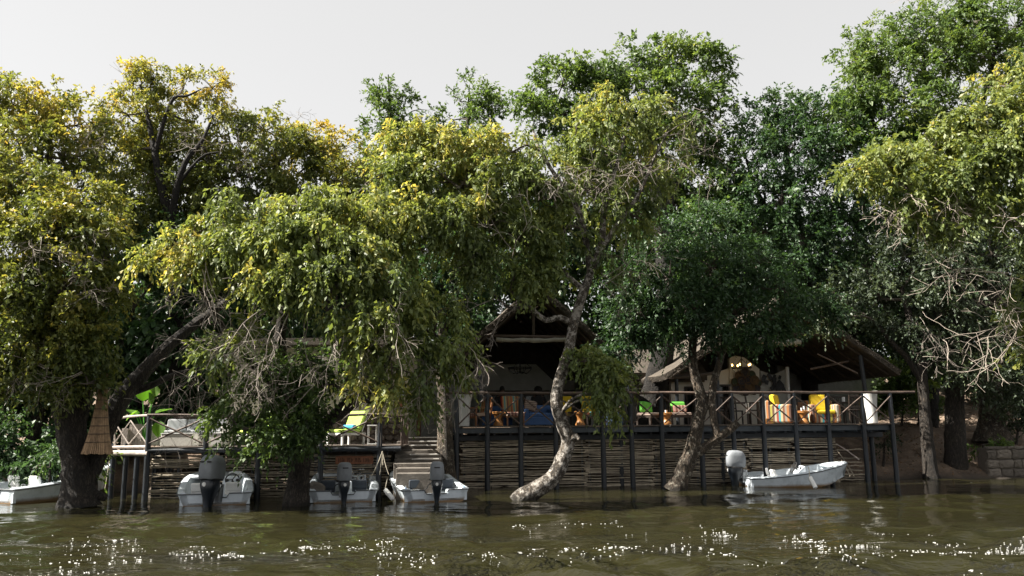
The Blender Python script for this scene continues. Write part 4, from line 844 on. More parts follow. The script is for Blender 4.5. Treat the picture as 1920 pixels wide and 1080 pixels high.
# ---- stick screens under the decks
STICKS = []
def stick_mesh(i):
    random.seed(100 + i); n = 6
    pts = [(x / n - .5, random.uniform(-.012, .012), random.uniform(-.014, .014)) for x in range(n + 1)]
    r0 = random.uniform(.019, .030)
    mb = MB(); V = []; Fc = []; k = 5
    for j, p in enumerate(pts):
        r = r0 * (1.1 - .45 * j / n)
        for a in range(k):
            an = 2 * math.pi * a / k; V.append((p[0], p[1] + r * math.cos(an), p[2] + r * math.sin(an)))
    for j in range(n):
        for a in range(k):
            b = (a + 1) % k; Fc.append((j * k + a, j * k + b, j * k + k + b, j * k + k + a))
    Fc.append(tuple(range(k))); Fc.append(tuple(range(n * k, n * k + k)))
    mb.add(V, Fc); return mb.mesh('stick', M['stick'], True)
STICKS = [stick_mesh(i) for i in range(12)]
def stick_screen(name, label, origin, yaw, spans, z0, z1, pitch, seed):
    random.seed(seed)
    t = thing(name, label, 'screen', origin, yaw)
    for (a, b) in spans:
        z = z0
        drift = random.uniform(-.02, .02)
        while z < z1:
            if random.random() > .05:
                ln = (b - a) * random.uniform(.96, 1.06)
                o = inst('stick', random.choice(STICKS), t, ((a + b) / 2 + random.uniform(-.07, .07), random.uniform(-.03, .03), z + random.uniform(-.012, .012)), (random.uniform(0, 6.28), random.gauss(0, .006) + drift * .3, 0 if random.random() < .5 else math.pi), (ln, random.uniform(.85, 1.15), random.uniform(.85, 1.15)))
            z += pitch * random.uniform(.72, 1.25)
        for x in (a + .12, (a + b) / 2, b - .12):
            MB().tube([(x, .05, z0 - .5), (x, .05, z1 + .08)], .035, 6).build('stake', M['tar'], t, True)
    return t
sv = .75
edges = [deck_uv(p, sv) for p in (864, 978, 1098, 1222, 1312, 1401, 1484, 1566)]
zt = row_z(1000, 824, sv); o = dpt(0, sv)
stick_screen('stick_screen', 'long screen of horizontal sticks under the large deck', o, YAW, list(zip(edges[:-1], edges[1:])), .02, zt, .064, 21)
sparse = thing('sparse_stick_screen', 'broken end of the stick screen with wide gaps by the right boat', 'screen', dpt(deck_uv(1568, 1.0), 1.0), YAW)
random.seed(9)
for z in (.05, .13, .22, .36, .5, .62, .74, 1.02):
    inst('stick', random.choice(STICKS), sparse, (.42, random.uniform(-.03, .03), z), (random.uniform(0, 6), random.gauss(0, .02), 0), (.95 * random.uniform(.8, 1.05), 1.1, 1.1))
for lab, (a, b), (c, d) in (('stick leaning down to the right against the broken screen', (1568, 832), (1611, 862)), ('long stick leaning steeply by the bow of the right boat', (1570, 845), (1602, 893)), ('shorter stick leaning steeply beside another by the right boat', (1577, 862), (1594, 893))):
    p = at(a, b, 26.9); q = at(c, d, 26.6); s = thing('leaning_stick', lab, 'stick', q, 0, 'loose sticks under the deck')
    MB().tube([Vector((0, 0, 0)), (p - q) * .5 + Vector((.02, 0, .01)), p - q], [.024, .02, .016], 6).build('shaft', M['logpale'] if b < 840 else M['stick'], s, True)

# ================================================================== low deck on the left
LZ = 1.375
LA = at(277, 838, 22.1); LB = at(752, 838, 22.25)
LU = Vector((LB.x - LA.x, LB.y - LA.y, 0)).normalized(); LV = Vector((-LU.y, LU.x, 0)); LYAW = math.atan2(LU.y, LU.x)
def low_u(px, v, py=836):
    d = ray(px, py); ox, oy = LA.x + LV.x * v, LA.y + LV.y * v
    det = d.x * (-LU.y) + LU.x * d.y
    t = ((ox - CAM.x) * (-LU.y) + LU.x * (oy - CAM.y)) / det
    return (CAM.x + t * d.x - ox) * LU.x + (CAM.y + t * d.y - oy) * LU.y
def lpt(u, v, z=0.0): return Vector((LA.x, LA.y, 0)) + LU * u + LV * v + Vector((0, 0, z))
low = thing('low_deck', 'low pole deck with crossed railings over the three moored boats', 'deck', (LA.x, LA.y, 0), LYAW)
LP = [low_u(p, 0) for p in (277, 386, 486, 602, 712)]; LLEN = low_u(752, 0)
random.seed(15)
for u in LP:
    MB().tube([(u, 0, -1.0), (u + random.uniform(-.02, .02), 0, .4), (u, 0, LZ + .83)], [.085, .078, .07], 10, noise=.03).build('post', M['tar'], low, True)
for u, v in ((.1, 1.2), (1.6, 1.2), (LP[2] + .3, 1.2), (LP[4] - .3, 1.2)):
    MB().tube([(u, v, -.8), (u, v, LZ - .2)], [.08, .075], 8).build('post', M['tar'], low, True)
MB().tube(pole_pts((-.05, -.03, LZ + .85), (LP[2] + .1, -.03, LZ + .84)), [.036] * 8, 7, noise=.08).build('rail', M['railwood'], low, True)
MB().tube(pole_pts((LP[2], -.03, LZ + .84), (LP[4] + .1, -.03, LZ + .82)), [.036] * 8, 7, noise=.08).build('rail', M['railwood'], low, True)
for i in range(4):
    a, b = LP[i] + .05, LP[i + 1] - .05
    MB().tube(pole_pts((a, -.05, LZ + .10), (b, -.05, LZ + .76), 0, .01, 4), [.026] * 5, 6).build('brace', M['railwood'], low, True)
    MB().tube(pole_pts((a, -.108, LZ + .76), (b, -.108, LZ + .10), 0, .01, 4), [.024] * 5, 6).build('brace', M['railwood'], low, True)
for a, b in zip(LP[:-1] + [LP[-1]], LP[1:] + [LLEN]):
    MB().tube([(a, -.01 + random.uniform(0, .02), LZ - .09), (b, -.01, LZ - .09)], [.07, .066], 9).build('edge_log', M['tar'], low, True)
pm = MB().rbox((0, 0, 0), (LLEN + .1, .135, .035), .006).mesh('plank', M['plank'])
for k in range(15):
    inst('plank', pm, low, (LLEN / 2, .08 + k * .145, LZ - .018 + random.uniform(-.003, .003)))
for k in range(12):
    MB().box((.3 + k * (LLEN - .5) / 11, 1.1, LZ - .12), (.06, 2.0, .12)).build('joist', M['tar'], low)
# the side rail by the steps, made of close upright sticks
for k in range(9):
    v = .15 + k * .2; MB().tube(pole_pts((LLEN - .02 + random.uniform(-.02, .02), v, LZ - .02), (LLEN + random.uniform(-.03, .03), v, LZ + .74 - .03 * k), 0, .012, 4), [.032, .03, .03, .028, .026], 6).build('upright_stick', M['railwood'], low, True)
MB().tube(pole_pts((LP[4], 0, LZ + .83), (LLEN + .02, .25, LZ + .78), 0, .01, 3) + pole_pts((LLEN + .02, .4, LZ + .77), (LLEN, 1.9, LZ + .58), 0, .01, 3), [.034] * 8, 7).build('side_rail', M['railwood'], low, True)
# the short bay turning away at the left end, its pale logs in the sun
EA = Vector((0, 0, 0)); EBw = at(212, 846, 22.55); dloc = EBw - Vector((LA.x, LA.y, 0)); EB = Vector((dloc.dot(LU), dloc.dot(LV), 0))
def e(t, z): return (EA.lerp(EB, t).x, EA.lerp(EB, t).y, z)
MB().tube([e(-.04, LZ - .16), e(.5, LZ - .155), e(1.08, LZ - .16)], [.085, .08, .075], 10, noise=.05).build('end_log', M['logpale'], low, True)
MB().tube([e(.02, LZ + .01), e(1.0, LZ - .0)], [.045, .04], 8).build('end_log', M['logpale'], low, True)
MB().tube([e(0, LZ + .85), e(.65, LZ + .82), e(1.15, LZ + .72)], [.036, .036, .032], 8, noise=.06).build('end_rail', M['logpale'], low, True)
for t, mt in ((.62, 'tar'), (1.0, 'tar'), (.3, 'tar')):
    x, y, _ = e(t, 0); MB().tube([(x, y + .05, -.9), (x, y + .05, LZ - (.25 if t == .3 else -.1))], [.075, .07], 9).build('post', M[mt], low, True)
for a, b, za, zb in ((.02, .55, .08, .72), (.55, .02, .08, .70), (.55, 1.0, .70, .08), (1.0, .55, .66, .08)):
    MB().tube([e(a, LZ + za), e(b, LZ + zb)], [.020, .018], 6).build('end_brace', M['logpale'], low, True)
MB().tube([e(.95, LZ + .02), e(1.05, LZ + .7)], [.03, .026], 6).build('end_brace', M['logpale'], low, True)
for k in range(14):  # boards added to keep the sun off the bank behind the screen
    MB().rbox((-.05 + random.uniform(-.01, .01), .62 + k * .155, .55 + random.uniform(-.03, .03)), (.03, .148, 1.35), .005).build('skirt_board', M['tar'], low)
o = lpt(0, .55); edges = [low_u(p, .55) for p in (284, 388, 482, 600, 734)]
stick_screen('stick_screen', 'screen of horizontal sticks under the low deck behind the three boats', o, LYAW, list(zip(edges[:-1], edges[1:])), .02, LZ - .20, .066, 22)
# ragged reed fence behind the sofa
rf = thing('reed_fence', 'low fence of dark horizontal poles behind the pale outdoor sofa', 'fence', lpt(low_u(320, 3.2), 3.2), LYAW)
fl = low_u(440, 3.2) - low_u(320, 3.2)
for k in range(13):
    MB().tube(pole_pts((-.1, 0, LZ - .2 + k * .085), (fl, 0, LZ - .2 + k * .085 + random.uniform(-.01, .01)), 0, .008, 5), [.034] * 6, 6).build('pole', M['stick'] if k % 3 else M['railwood'], rf, True)
for x in (0, fl / 2, fl - .1): MB().tube([(x, .06, LZ - 1.2), (x, .06, LZ + .95)], .045, 7).build('post', M['tar'], rf, True)

# ================================================================== stone plinth, cream room, steps
def stone_piece(i):
    random.seed(300 + i); V = []
    n = 7; rings = []
    base = [(random.uniform(.8, 1.05) * math.cos(2 * math.pi * k / n + .2), random.uniform(.8, 1.05) * math.sin(2 * math.pi * k / n + .2)) for k in range(n)]
    for s, y in ((1, .5), (1, -.2), (.72, -.5)):
        rings.append([Vector((x * .5 * s, y + random.uniform(-.06, .06), z * .5 * s)) for x, z in base])
    return MB().loft(rings).mesh('stone', M['stone'])
STONES = [stone_piece(i) for i in range(10)]
def block_piece(i):
    random.seed(340 + i); rings = []
    base = [(x + random.uniform(-.06, .06), z + random.uniform(-.08, .08)) for x, z in ((-.5, -.38), (-.38, -.5), (.0, -.5), (.40, -.5), (.5, -.36), (.5, .0), (.5, .38), (.36, .5), (0, .5), (-.4, .5), (-.5, .36), (-.5, 0))]
    for s, y in ((1, .5), (1, -.15), (.9, -.38), (.55, -.5)):
        rings.append([Vector((x * s + random.uniform(-.015, .015), y + random.uniform(-.08, .08), z * s)) for x, z in base])
    return MB().loft(rings).mesh('stone', M['stone'])
BLOCKS = [block_piece(i) for i in range(10)]
def stone_wall(t, u0, u1, z0, z1, v, size, seed, jitter=.25, dep=.16, kinds=None):
    random.seed(seed); z = z0; row = 0
    while z < z1 - .03:
        h = size * random.uniform(.75, 1.2); h = min(h, z1 - z + .02)
        u = u0 + random.uniform(-.5, 0) * size
        while u < u1:
            wd = size * random.uniform(.9, 1.9)
            a = max(u, u0); b = min(u + wd, u1)
            if b - a > .05:
                inst('stone', random.choice(kinds or STONES), t, ((a + b) / 2, v + random.uniform(-.02, .02), z + h / 2 + random.uniform(-jitter, jitter) * h * .3), (0, random.uniform(-.12, .12) if not kinds else random.uniform(-.03, .03), 0), ((b - a) * (1.1 if not kinds else 1.0), dep, h * (1.12 if not kinds else .98)))
            u += wd
        z += h; row += 1
RY = 2.2   # the room's front, metres behind the low deck edge
room = thing('cream_room', 'small cream plastered room on a stone plinth beside the steps', 'building', lpt(0, RY), LYAW)
ru0, ru1 = low_u(425, RY), low_u(759, RY)
wz = lambda py: (lambda d: (CAM + d * ((lpt(0, RY) - CAM).dot(LV) / d.dot(LV))).z)(ray(700, py))
pz = wz(779); tz = wz(650)
MB().box(((ru0 + ru1) / 2, .28, (LZ - 1.0 + pz) / 2), (ru1 - ru0, .4, pz - LZ + 1.0)).build('plinth_core', M['mortar'], room)
stone_wall(room, ru0, ru1 - .02, LZ - .05, pz, .07, .17, 31)
wu0 = low_u(600, RY); wn0, wn1 = low_u(640, RY), low_u(682, RY); wz0, wz1 = wz(735), wz(678)
def wallbox(a, b, z0, z1, y0=.16, th=.2): return MB().box(((a + b) / 2, y0 + th / 2, (z0 + z1) / 2), (b - a, th, z1 - z0))
wallbox(ru0, wn0, pz, tz).build('wall', M['cream'], room); wallbox(wn1, ru1 - .14, pz, tz).build('wall', M['cream'], room)
wallbox(wn0, wn1, pz, wz0).build('wall', M['cream'], room); wallbox(wn0, wn1, wz1, tz).build('wall', M['cream'], room)
wallbox(ru1 - .14, ru1 + .06, LZ - .6, tz, .10, .3).build('corner_pier', M['cream'], room)
MB().box((ru1 - .04, 1.9, (LZ - .6 + tz) / 2), (.18, 3.0, tz - LZ + .6)).build('side_wall', M['cream'], room)
win = wallbox(wn0, wn1, wz0, wz1, .24, .02).build('window', M['glassdark'], room)
fm = MB()
for a, b, z0, z1 in ((wn0, wn1, wz0, wz0 + .06), (wn0, wn1, wz1 - .06, wz1), (wn0, wn0 + .06, wz0 + .062, wz1 - .062), (wn1 - .06, wn1, wz0 + .062, wz1 - .062), ((wn0 + wn1) / 2 - .02, (wn0 + wn1) / 2 + .02, wz0 + .062, wz1 - .062)):
    fm.box(((a + b) / 2, .20, (z0 + z1) / 2), (b - a, .06, z1 - z0))
fm.build('frame', M['darkwood'], win)
MB().box(((ru0 + ru1) / 2, 1.6, tz + .12), (ru1 - ru0 + .8, 4.2, .2)).build('roof', M['thatch'], room)
# passage behind the steps: back wall
passage = thing('passage_wall', 'dark recess wall at the top of the stone steps', 'wall', at(795, 815, 27.6), LYAW)
MB().box((0, 0, 1.4), (2.6, .2, 3.4)).build('wall', M['boarddark'], passage)
MB().box((-.35, -.115, .35), (.5, .03, 1.0)).build('low_panel', M['redsign'], passage)
# signs on the pier
s1 = at(748, 739, 24.35); sg = thing('notice_board', 'small pale notice with printed lines on the pier by the steps', 'sign', s1, LYAW)
bd = MB().rbox((0, 0, 0), (.29, .02, .19), .004).build('board', M['signwhite'], sg)
for z, a, b in ((.055, -.11, .11), (.02, -.12, .10), (-.015, -.11, .12), (-.052, -.08, .08)):
    mk = MB(); x = a; random.seed(int(z * 1000) + 500)
    while x < b:
        l = random.uniform(.018, .05); mk.box((x + l / 2, -.0115, z), (l, .002, .014)); x += l + .012
    mk.build('print', M['signtext'], bd)
s2 = at(747.5, 757, 24.35); sg = thing('red_notice', 'square red brown plaque under the pale notice', 'sign', s2, LYAW)
MB().rbox((0, 0, 0), (.29, .02, .25), .004).build('board', M['redsign'], sg); MB().rbox((0, -.012, 0), (.2, .01, .16), .003).build('inner_panel', M['signwood'], sg)
# steps
steps = thing('stone_steps', 'stone steps with white edges climbing between the two decks', 'steps', at(795, 840, 23.4), LYAW * .5)
ox = steps.location
srows = [(820, 24.4), (827.6, 24.05), (835, 23.7), (843.5, 23.3), (852, 22.9), (860.5, 22.5), (869, 22.1), (878, 21.75), (888, 21.4)]
random.seed(44)
prevY = 26.5
for k, (py, Y) in enumerate(srows):
    xl, xr = (747 - k * 1.5, 826) if k < 7 else (742, 822)
    p = at((xl + xr) / 2, py, Y); z = p.z; wd = (xr - xl) * mpp(Y)
    c = p - ox
    st = MB().rbox((c.x, c.y + (prevY - Y) / 2 + .1, (z - .5) / 1 - ox.z + .06), (wd, prevY - Y + .2, .9), .02).build('step', M['concrete'], steps)
    if k < 6 and k != 3:
        a, b = ((767, 823) if k not in (2, 4, 5) else (772 - (k == 4) * 3, 822)); q = at((a + b) / 2, py, Y) - ox
        MB().rbox((q.x, c.y - .012, z - ox.z - .005), ((b - a) * mpp(Y), .05, .035), .008).build('edge_strip', M['nosing'], st)
    prevY = Y

# carved sign on the stick screen
sp = at(664.5, 862.5, 22.68); sg = thing('carved_sign', 'rust red wooden board with dark carved words on the stick screen', 'sign', sp, LYAW)
bd = MB().rbox((0, 0, 0), (1.035, .03, .215), .008).build('board', M['signwood'], sg)
random.seed(8)
for wx0, wx1, n in ((-.44, -.24, 4), (-.19, -.04, 3), (.02, .19, 4), (.25, .42, 4)):
    for k in range(n):
        lw = (wx1 - wx0) / n; x = wx0 + k * lw; mk = MB()
        mk.box((x + .006, -.0165, 0), (.012, .004, .11))
        for zz in random.sample((-.049, 0.0, .049), 2): mk.box((x + lw * .42, -.0165, zz), (lw * .55 - .012, .004, .013))
        if random.random() < .6: mk.box((x + lw * .72, -.0165, random.choice((0, .025, -.025))), (.011, .004, .06))
        mk.build('carved_letter', M['signmark'], bd)

# ================================================================== thatched lodges
def lodge(name, label, pk, el, er, v0, depth, thick, wall_fn, rafters=7):
    """pk, el, er: pixel of ridge, left and right eave on the gable plane v0 behind the deck front"""
    t = thing(name, label, 'building', dpt(0, v0), YAW)
    def loc(px, py):
        d = ray(px, py); k = (dpt(0, v0) - CAM).dot(VV) / d.dot(VV); q = CAM + d * k - dpt(0, v0)
        return Vector((q.dot(UU), 0, q.z))
    P_, Lf, Rt = loc(*pk), loc(*el), loc(*er)
    for s, E in (('left', Lf), ('right', Rt)):
        d = (E - P_); nrm = Vector((-d.z, 0, d.x)).normalized()
        if nrm.z < 0: nrm = -nrm
        n1, n2 = 10, 8
        top = []; 
        mb = MB(); random.seed(len(s))
        ring = []
        for j in range(n2 + 1):
            y = -.25 + (depth + .5) * j / n2
            rr = []
            for i in range(n1 + 1): q = P_ + d * (i / n1 * 1.03); rr.append(q + nrm * (thick + random.uniform(-.03, .05)) + Vector((0, y, 0)))
            for i in range(n1, -1, -1): q = P_ + d * (i / n1 * 1.03); rr.append(q + nrm * random.uniform(0, .02) + Vector((0, y + random.uniform(-.04, .04) * (j in (0, n2)), 0)))
            ring.append(rr)
        mb.loft(ring)
        slope = mb.build('roof', M['thatch'], t)
        # straw fringe along the verge and the eave
        fr_v = []; fr_f = []
        rr_ = random.Random(3)
        for _ in range(1500):
            if rr_.random() < .7:
                q = P_ + d * rr_.random() * 1.03 + nrm * rr_.uniform(0, thick) + Vector((0, -.25, 0)); dd = Vector((rr_.uniform(-.3, .3), -1, rr_.uniform(-.5, .1)))
            else:
                q = P_ + d * 1.03 + nrm * rr_.uniform(0, thick) + Vector((0, rr_.uniform(0, depth), 0)); dd = d.normalized() + Vector((0, rr_.uniform(-.3, .3), rr_.uniform(-.3, 0)))
            dd = dd.normalized() * rr_.uniform(.06, .16); sd_ = Vector((rr_.uniform(-1, 1), rr_.uniform(-1, 1), rr_.uniform(-1, 1))).normalized() * .006
            n = len(fr_v); fr_v += [q - sd_, q + sd_, q + dd]; fr_f.append((n, n + 1, n + 2))
        fo = MB().add(fr_v, fr_f).build('straw_fringe', M['thatch'], slope); fo['kind'] = 'stuff'
        for j in range(rafters):
            y = .1 + (depth - .4) * j / (rafters - 1)
            a = P_ + nrm * -.05 + Vector((0, y, 0)); b = P_ + d * .99 + nrm * -.05 + Vector((0, y, 0))
            MB().tube([a, b], [.055, .055], 6).build('rafter', M['rafter'], t, True)
        for i in range(1, 9):
            a = P_ + d * (i / 9) + nrm * .0
            MB().box((a.x, depth / 2, a.z), (.05, depth, .03), (0, -math.atan2(d.z, d.x) if False else 0, 0)).build('batten', M['rafter'], t)
    # closed back gable
    ya, yb = depth - .1, depth + .1
    g3 = [P_ + Vector((0, 0, -.02)), Lf, Rt]
    MB().add([p + Vector((0, ya, 0)) for p in g3] + [p + Vector((0, yb, 0)) for p in g3] , [(0, 1, 2), (5, 4, 3), (0, 3, 4, 1), (1, 4, 5, 2), (2, 5, 3, 0)]).build('back_gable', M['thatch'], t)
    MB().box(((Lf.x + Rt.x) / 2, depth, (min(Lf.z, Rt.z) + DECK_Z) / 2), (Rt.x - Lf.x, .18, min(Lf.z, Rt.z) - DECK_Z - .01)).build('back_wall', M['boarddark'], t)
    wall_fn(t, loc, P_, Lf, Rt)
    return t
def bar(t, name, a, b, r, mat='rafter', n=8): return MB().tube([a, b], [r, r], n, noise=.04).build(name, M[mat], t, True)

V1 = 1.6
def lodge_a(t, loc, P_, Lf, Rt):
    a = loc(916, 629); b = loc(1082, 632); bar(t, 'tie_beam', a + Vector((0, .1, 0)), b + Vector((0, .1, 0)), .055, 'railwood')
    k0 = loc(1001, 575); k1 = loc(1001, 627); bar(t, 'king_post', k0 + Vector((0, .1, 0)), k1 + Vector((0, .1, 0)), .05)
    bar(t, 'ridge_pole', P_ + Vector((0, .1, -.1)), P_ + Vector((0, 6.5, -.1)), .07)
    for px, py in ((900, 690), (1122, 690)):
        q = loc(px, py); bar(t, 'column', Vector((q.x, .1, DECK_Z)), Vector((q.x, .1, q.z + .15)), .08, 'tar')
    # back wall, gable shaped, 5.5 m behind
    def locb(px, py, dv):
        d = ray(px, py); pl = dpt(0, V1 + dv); kk = (pl - CAM).dot(VV) / d.dot(VV); q = CAM + d * kk - dpt(0, V1); return Vector((q.dot(UU), q.dot(VV), q.z))
    dv = 5.6
    pts = [locb(x, y, dv) for x, y in ((872, 736), (884, 700), (900, 683), (1005, 683), (1046, 722), (1052, 736))]
    fr = [p for p in pts]; bk = [p + Vector((0, .2, 0)) for p in pts]
    MB().add(fr + bk, [tuple(range(5, -1, -1)), tuple(range(6, 12))] + [(i, (i + 1) % 6, (i + 1) % 6 + 6, i + 6) for i in range(6)]).build('upper_wall', M['brickpale'], t)
    l0 = locb(862, 737, dv); l1 = locb(1150, 737, dv); zt_ = l0.z
    random.seed(2); x = l0.x
    while x < l1.x:
        MB().box((x + .09, dv + .04 + random.uniform(0, .01), (DECK_Z + zt_) / 2), (.172, .05, zt_ - DECK_Z)).build('board', M['boarddark'], t); x += .18
    bar(t, 'wall_plate', Vector((l0.x, dv - .05, zt_ + .03)), Vector((l1.x, dv - .05, zt_ + .03)), .07)
    MB().box(((l0.x + l1.x) / 2, dv + .35, (DECK_Z + zt_) / 2), (l1.x - l0.x, .2, zt_ - DECK_Z)).build('wall', M['boarddark'], t)
    for a, b in ((906, 944), (984, 1019)):
        p = locb(a, 741, dv); q = locb(b, 790, dv); cx_, cz_ = (p.x + q.x) / 2, (p.z + q.z) / 2; ww, hh = q.x - p.x, p.z - q.z
        wdw = MB().box((cx_, dv - .02, cz_), (ww, .02, hh)).build('window', M['glassdark'], t)
        f = MB()
        for c, s in (((cx_, dv - .05, cz_ + hh / 2), (ww + .08, .06, .07)), ((cx_, dv - .05, cz_ - hh / 2), (ww + .08, .06, .07)), ((cx_ - ww / 2, dv - .05, cz_), (.07, .055, hh - .075)), ((cx_ + ww / 2, dv - .05, cz_), (.07, .055, hh - .075))): f.box(c, s)
        f.build('frame', M['darkwood'], wdw)
    # side walls
    for E, s in ((Lf, 1), (Rt, -1)):
        MB().box((E.x + s * .5, dv / 2 + 1.4, (DECK_Z + E.z) / 2 - .1), (.12, dv - 2.8, E.z - DECK_Z)).build('side_wall', M['boarddark'], t)
lodge('thatched_lodge', 'steep thatched lodge with an open gable behind the leaning tree', (1004, 545), (838, 692), (1172, 692), V1, 6.6, .17, lodge_a)
V2 = 1.8
def lodge_b(t, loc, P_, Lf, Rt):
    a = loc(1392, 628); b = loc(1548, 626); bar(t, 'tie_beam', a + Vector((0, .1, 0)), b + Vector((0, .1, 0)), .06)
    bar(t, 'king_post', loc(1471, 575) + Vector((0, .1, 0)), loc(1471, 628) + Vector((0, .1, 0)), .055)
    bar(t, 'ridge_pole', P_ + Vector((0, .1, -.1)), P_ + Vector((0, 6.5, -.1)), .07)
    q = loc(1612, 672); bar(t, 'column', Vector((q.x + .1, -.1, DECK_Z)), Vector((q.x, -.05, q.z + .1)), .075, 'tar')
    q0 = loc(1608, 700); q1 = loc(1540, 662); bar(t, 'strut', q0, q1 + Vector((0, .3, 0)), .03, 'railwood')
    bar(t, 'eave_pole', loc(1535, 690) + Vector((0, .6, 0)), loc(1600, 676) + Vector((0, .3, 0)), .04, 'railwood')
    for px, py in ((1312, 690), (1350, 668), (1274, 700)):
        q = loc(px, py); bar(t, 'column', Vector((q.x, .35, DECK_Z)), Vector((q.x, .35, q.z)), .065, 'tar')
    bar(t, 'beam', loc(1262, 708) + Vector((0, .3, 0)), loc(1350, 698) + Vector((0, .3, 0)), .06)
    def lb(px, py, dv):
        d = ray(px, py); kk = (dpt(0, V2 + dv) - CAM).dot(VV) / d.dot(VV); q = CAM + d * kk - dpt(0, V2); return Vector((q.dot(UU), q.dot(VV), q.z))
    dv = 3.2
    def wall(pxs, name, mat, dv, th=.2):
        pts = [lb(x, y, dv) for x, y in pxs]; n = len(pts)
        return MB().add(pts + [p + Vector((0, th, 0)) for p in pts], [tuple(range(n - 1, -1, -1)), tuple(range(n, 2 * n))] + [(i, (i + 1) % n, (i + 1) % n + n, i + n) for i in range(n)]).build(name, M[mat], t)
    wall([(1368, 806), (1368, 672), (1378, 667), (1395, 670), (1424, 692), (1424, 806)], 'wall', 'plaster', dv)
    wall([(1258, 806), (1258, 706), (1282, 706), (1282, 806)], 'wall', 'plaster', dv + .05)
    wall([(1302, 806), (1302, 706), (1340, 700), (1340, 806)], 'wall', 'plaster', dv + .06)
    wall([(1282, 728), (1282, 706), (1302, 706), (1302, 728)], 'wall', 'plaster', dv + .055)
    wall([(1340, 724), (1340, 700), (1368, 690), (1368, 724)], 'wall', 'plaster', dv + .057)
    wall([(1426, 806), (1426, 695), (1450, 703), (1478, 690), (1478, 806)], 'side_wall', 'brickpale', dv + .15)
    for x0, x1, y0, y1 in ((1282, 1302, 728, 806), (1340, 1368, 724, 806)):
        p = lb(x0, y0, dv + .2); q = lb(x1, y1, dv + .2); c = (p + q) / 2
        dr = MB().box((c.x, dv + .28, c.z), (q.x - p.x, .03, p.z - q.z)).build('door', M['glassdark'], t)
        f = MB(); f.box((p.x + .03, dv + .02, c.z), (.06, .1, p.z - q.z)); f.box((q.x - .03, dv + .02, c.z), (.06, .1, p.z - q.z)); f.box((c.x, dv + .02, p.z + .02), (q.x - p.x + .08, .11, .07)); f.build('frame', M['darkwood'], dr)
    p0, p1 = lb(1478, 756, 2.6), lb(1476, 688, 2.6); bar(t, 'white_post', Vector((p0.x, 2.6, DECK_Z)), p1, .07, 'white')
    MB().box(((lb(1480, 700, 6).x + lb(1640, 700, 6).x) / 2, 6.2, (DECK_Z + lb(1500, 690, 6).z) / 2), (lb(1640, 700, 6).x - lb(1440, 700, 6).x, .2, lb(1500, 680, 6).z - DECK_Z)).build('back_wall', M['boarddark'], t)
lodge('thatched_lodge', 'wide thatched lodge with cream walls over the striped armchairs', (1471, 562), (1252, 708), (1672, 701), V2, 6.6, .18, lodge_b, 8)
# connecting thatch between the lodges
lk = thing('link_roof', 'low thatched roof joining the two lodges behind the giant trunk', 'roof', dpt(deck_uv(1150, 6.0), 6.0), YAW)
lw = deck_uv(1300, 6.0) - deck_uv(1150, 6.0); zr = row_z(1220, 656, 6.0); ze = row_z(1220, 712, 4.4)
mb = MB(); rings = []
random.seed(6)
for i in range(9):
    x = lw * i / 8 + .0
    rings.append([Vector((x, -1.7, ze + random.uniform(-.04, .04))), Vector((x, -1.75, ze + .25)), Vector((x, -.85, (ze + zr) / 2 + .2 + random.uniform(-.04, .04))), Vector((x, 0, zr + random.uniform(-.03, .03))), Vector((x, 1.6, ze + .25)), Vector((x, 1.6, ze)), Vector((x, 0, zr - .3))])
mb.loft(rings).build('thatch', M['thatch'], lk)
MB().tube([(0, -1.4, ze - .02), (lw, -1.4, ze - .02)], .06, 7).build('eave_pole', M['rafter'], lk, True)
for x in (.25, lw / 2, lw - .25): MB().tube([(x, -1.4, DECK_Z - 6.0 * 0), (x, -1.4, ze)], .07, 8).build('column', M['tar'], lk, True)
MB().box((lw / 2, 1.5, (ze + DECK_Z) / 2), (lw, .15, ze - DECK_Z)).build('wall', M['boarddark'], lk)
# rolled canvas blinds under the tie beams
def blind(label, a, b, v, r, sag):
    p, q = [CAM + ray(*x) * ((dpt(0, v) - CAM).dot(VV) / ray(*x).dot(VV)) for x in (a, b)]
    t = thing('canvas_blind', label, 'blind', p, 0, 'rolled canvas blinds')
    random.seed(int(a[0])); n = 14; pts = []; rad = []
    for i in range(n + 1):
        s = i / n; pts.append((q - p) * s + Vector((0, 0, -sag * 4 * s * (1 - s) + random.uniform(-.012, .012)))); rad.append(r * random.uniform(.8, 1.15))
    MB().tube(pts, rad, 10, noise=.10).build('roll', M['canvas'], t, True)
    for s in (.08, .5, .92):
        c = (q - p) * s + Vector((0, 0, -sag * 4 * s * (1 - s))); ax = math.atan2((q - p).y, (q - p).x)
        MB().torus(c, r * 1.15, .012, (0, R(90), ax), 12, 5).build('strap', M['rope'], t, True)
blind('rolled canvas blind under the beam of the steep lodge', (930, 637), (1070, 637), V1 + .0, .07, .02)
blind('sagging canvas blind under the beam of the wide lodge', (1402, 634), (1500, 642), V2 + .0, .12, .05)
# low stone wall on the right bank
sw = thing('stone_wall', 'low rough stone wall on the bank at the right edge', 'wall', at(1852, 862, 28.2), R(2))
wl = 3.2
MB().box((wl / 2, .32, -.1), (wl, .5, .96)).build('core', M['mortar'], sw)
stone_wall(sw, 0, wl, -.6, .42, .08, .30, 33, .1, .2, BLOCKS)
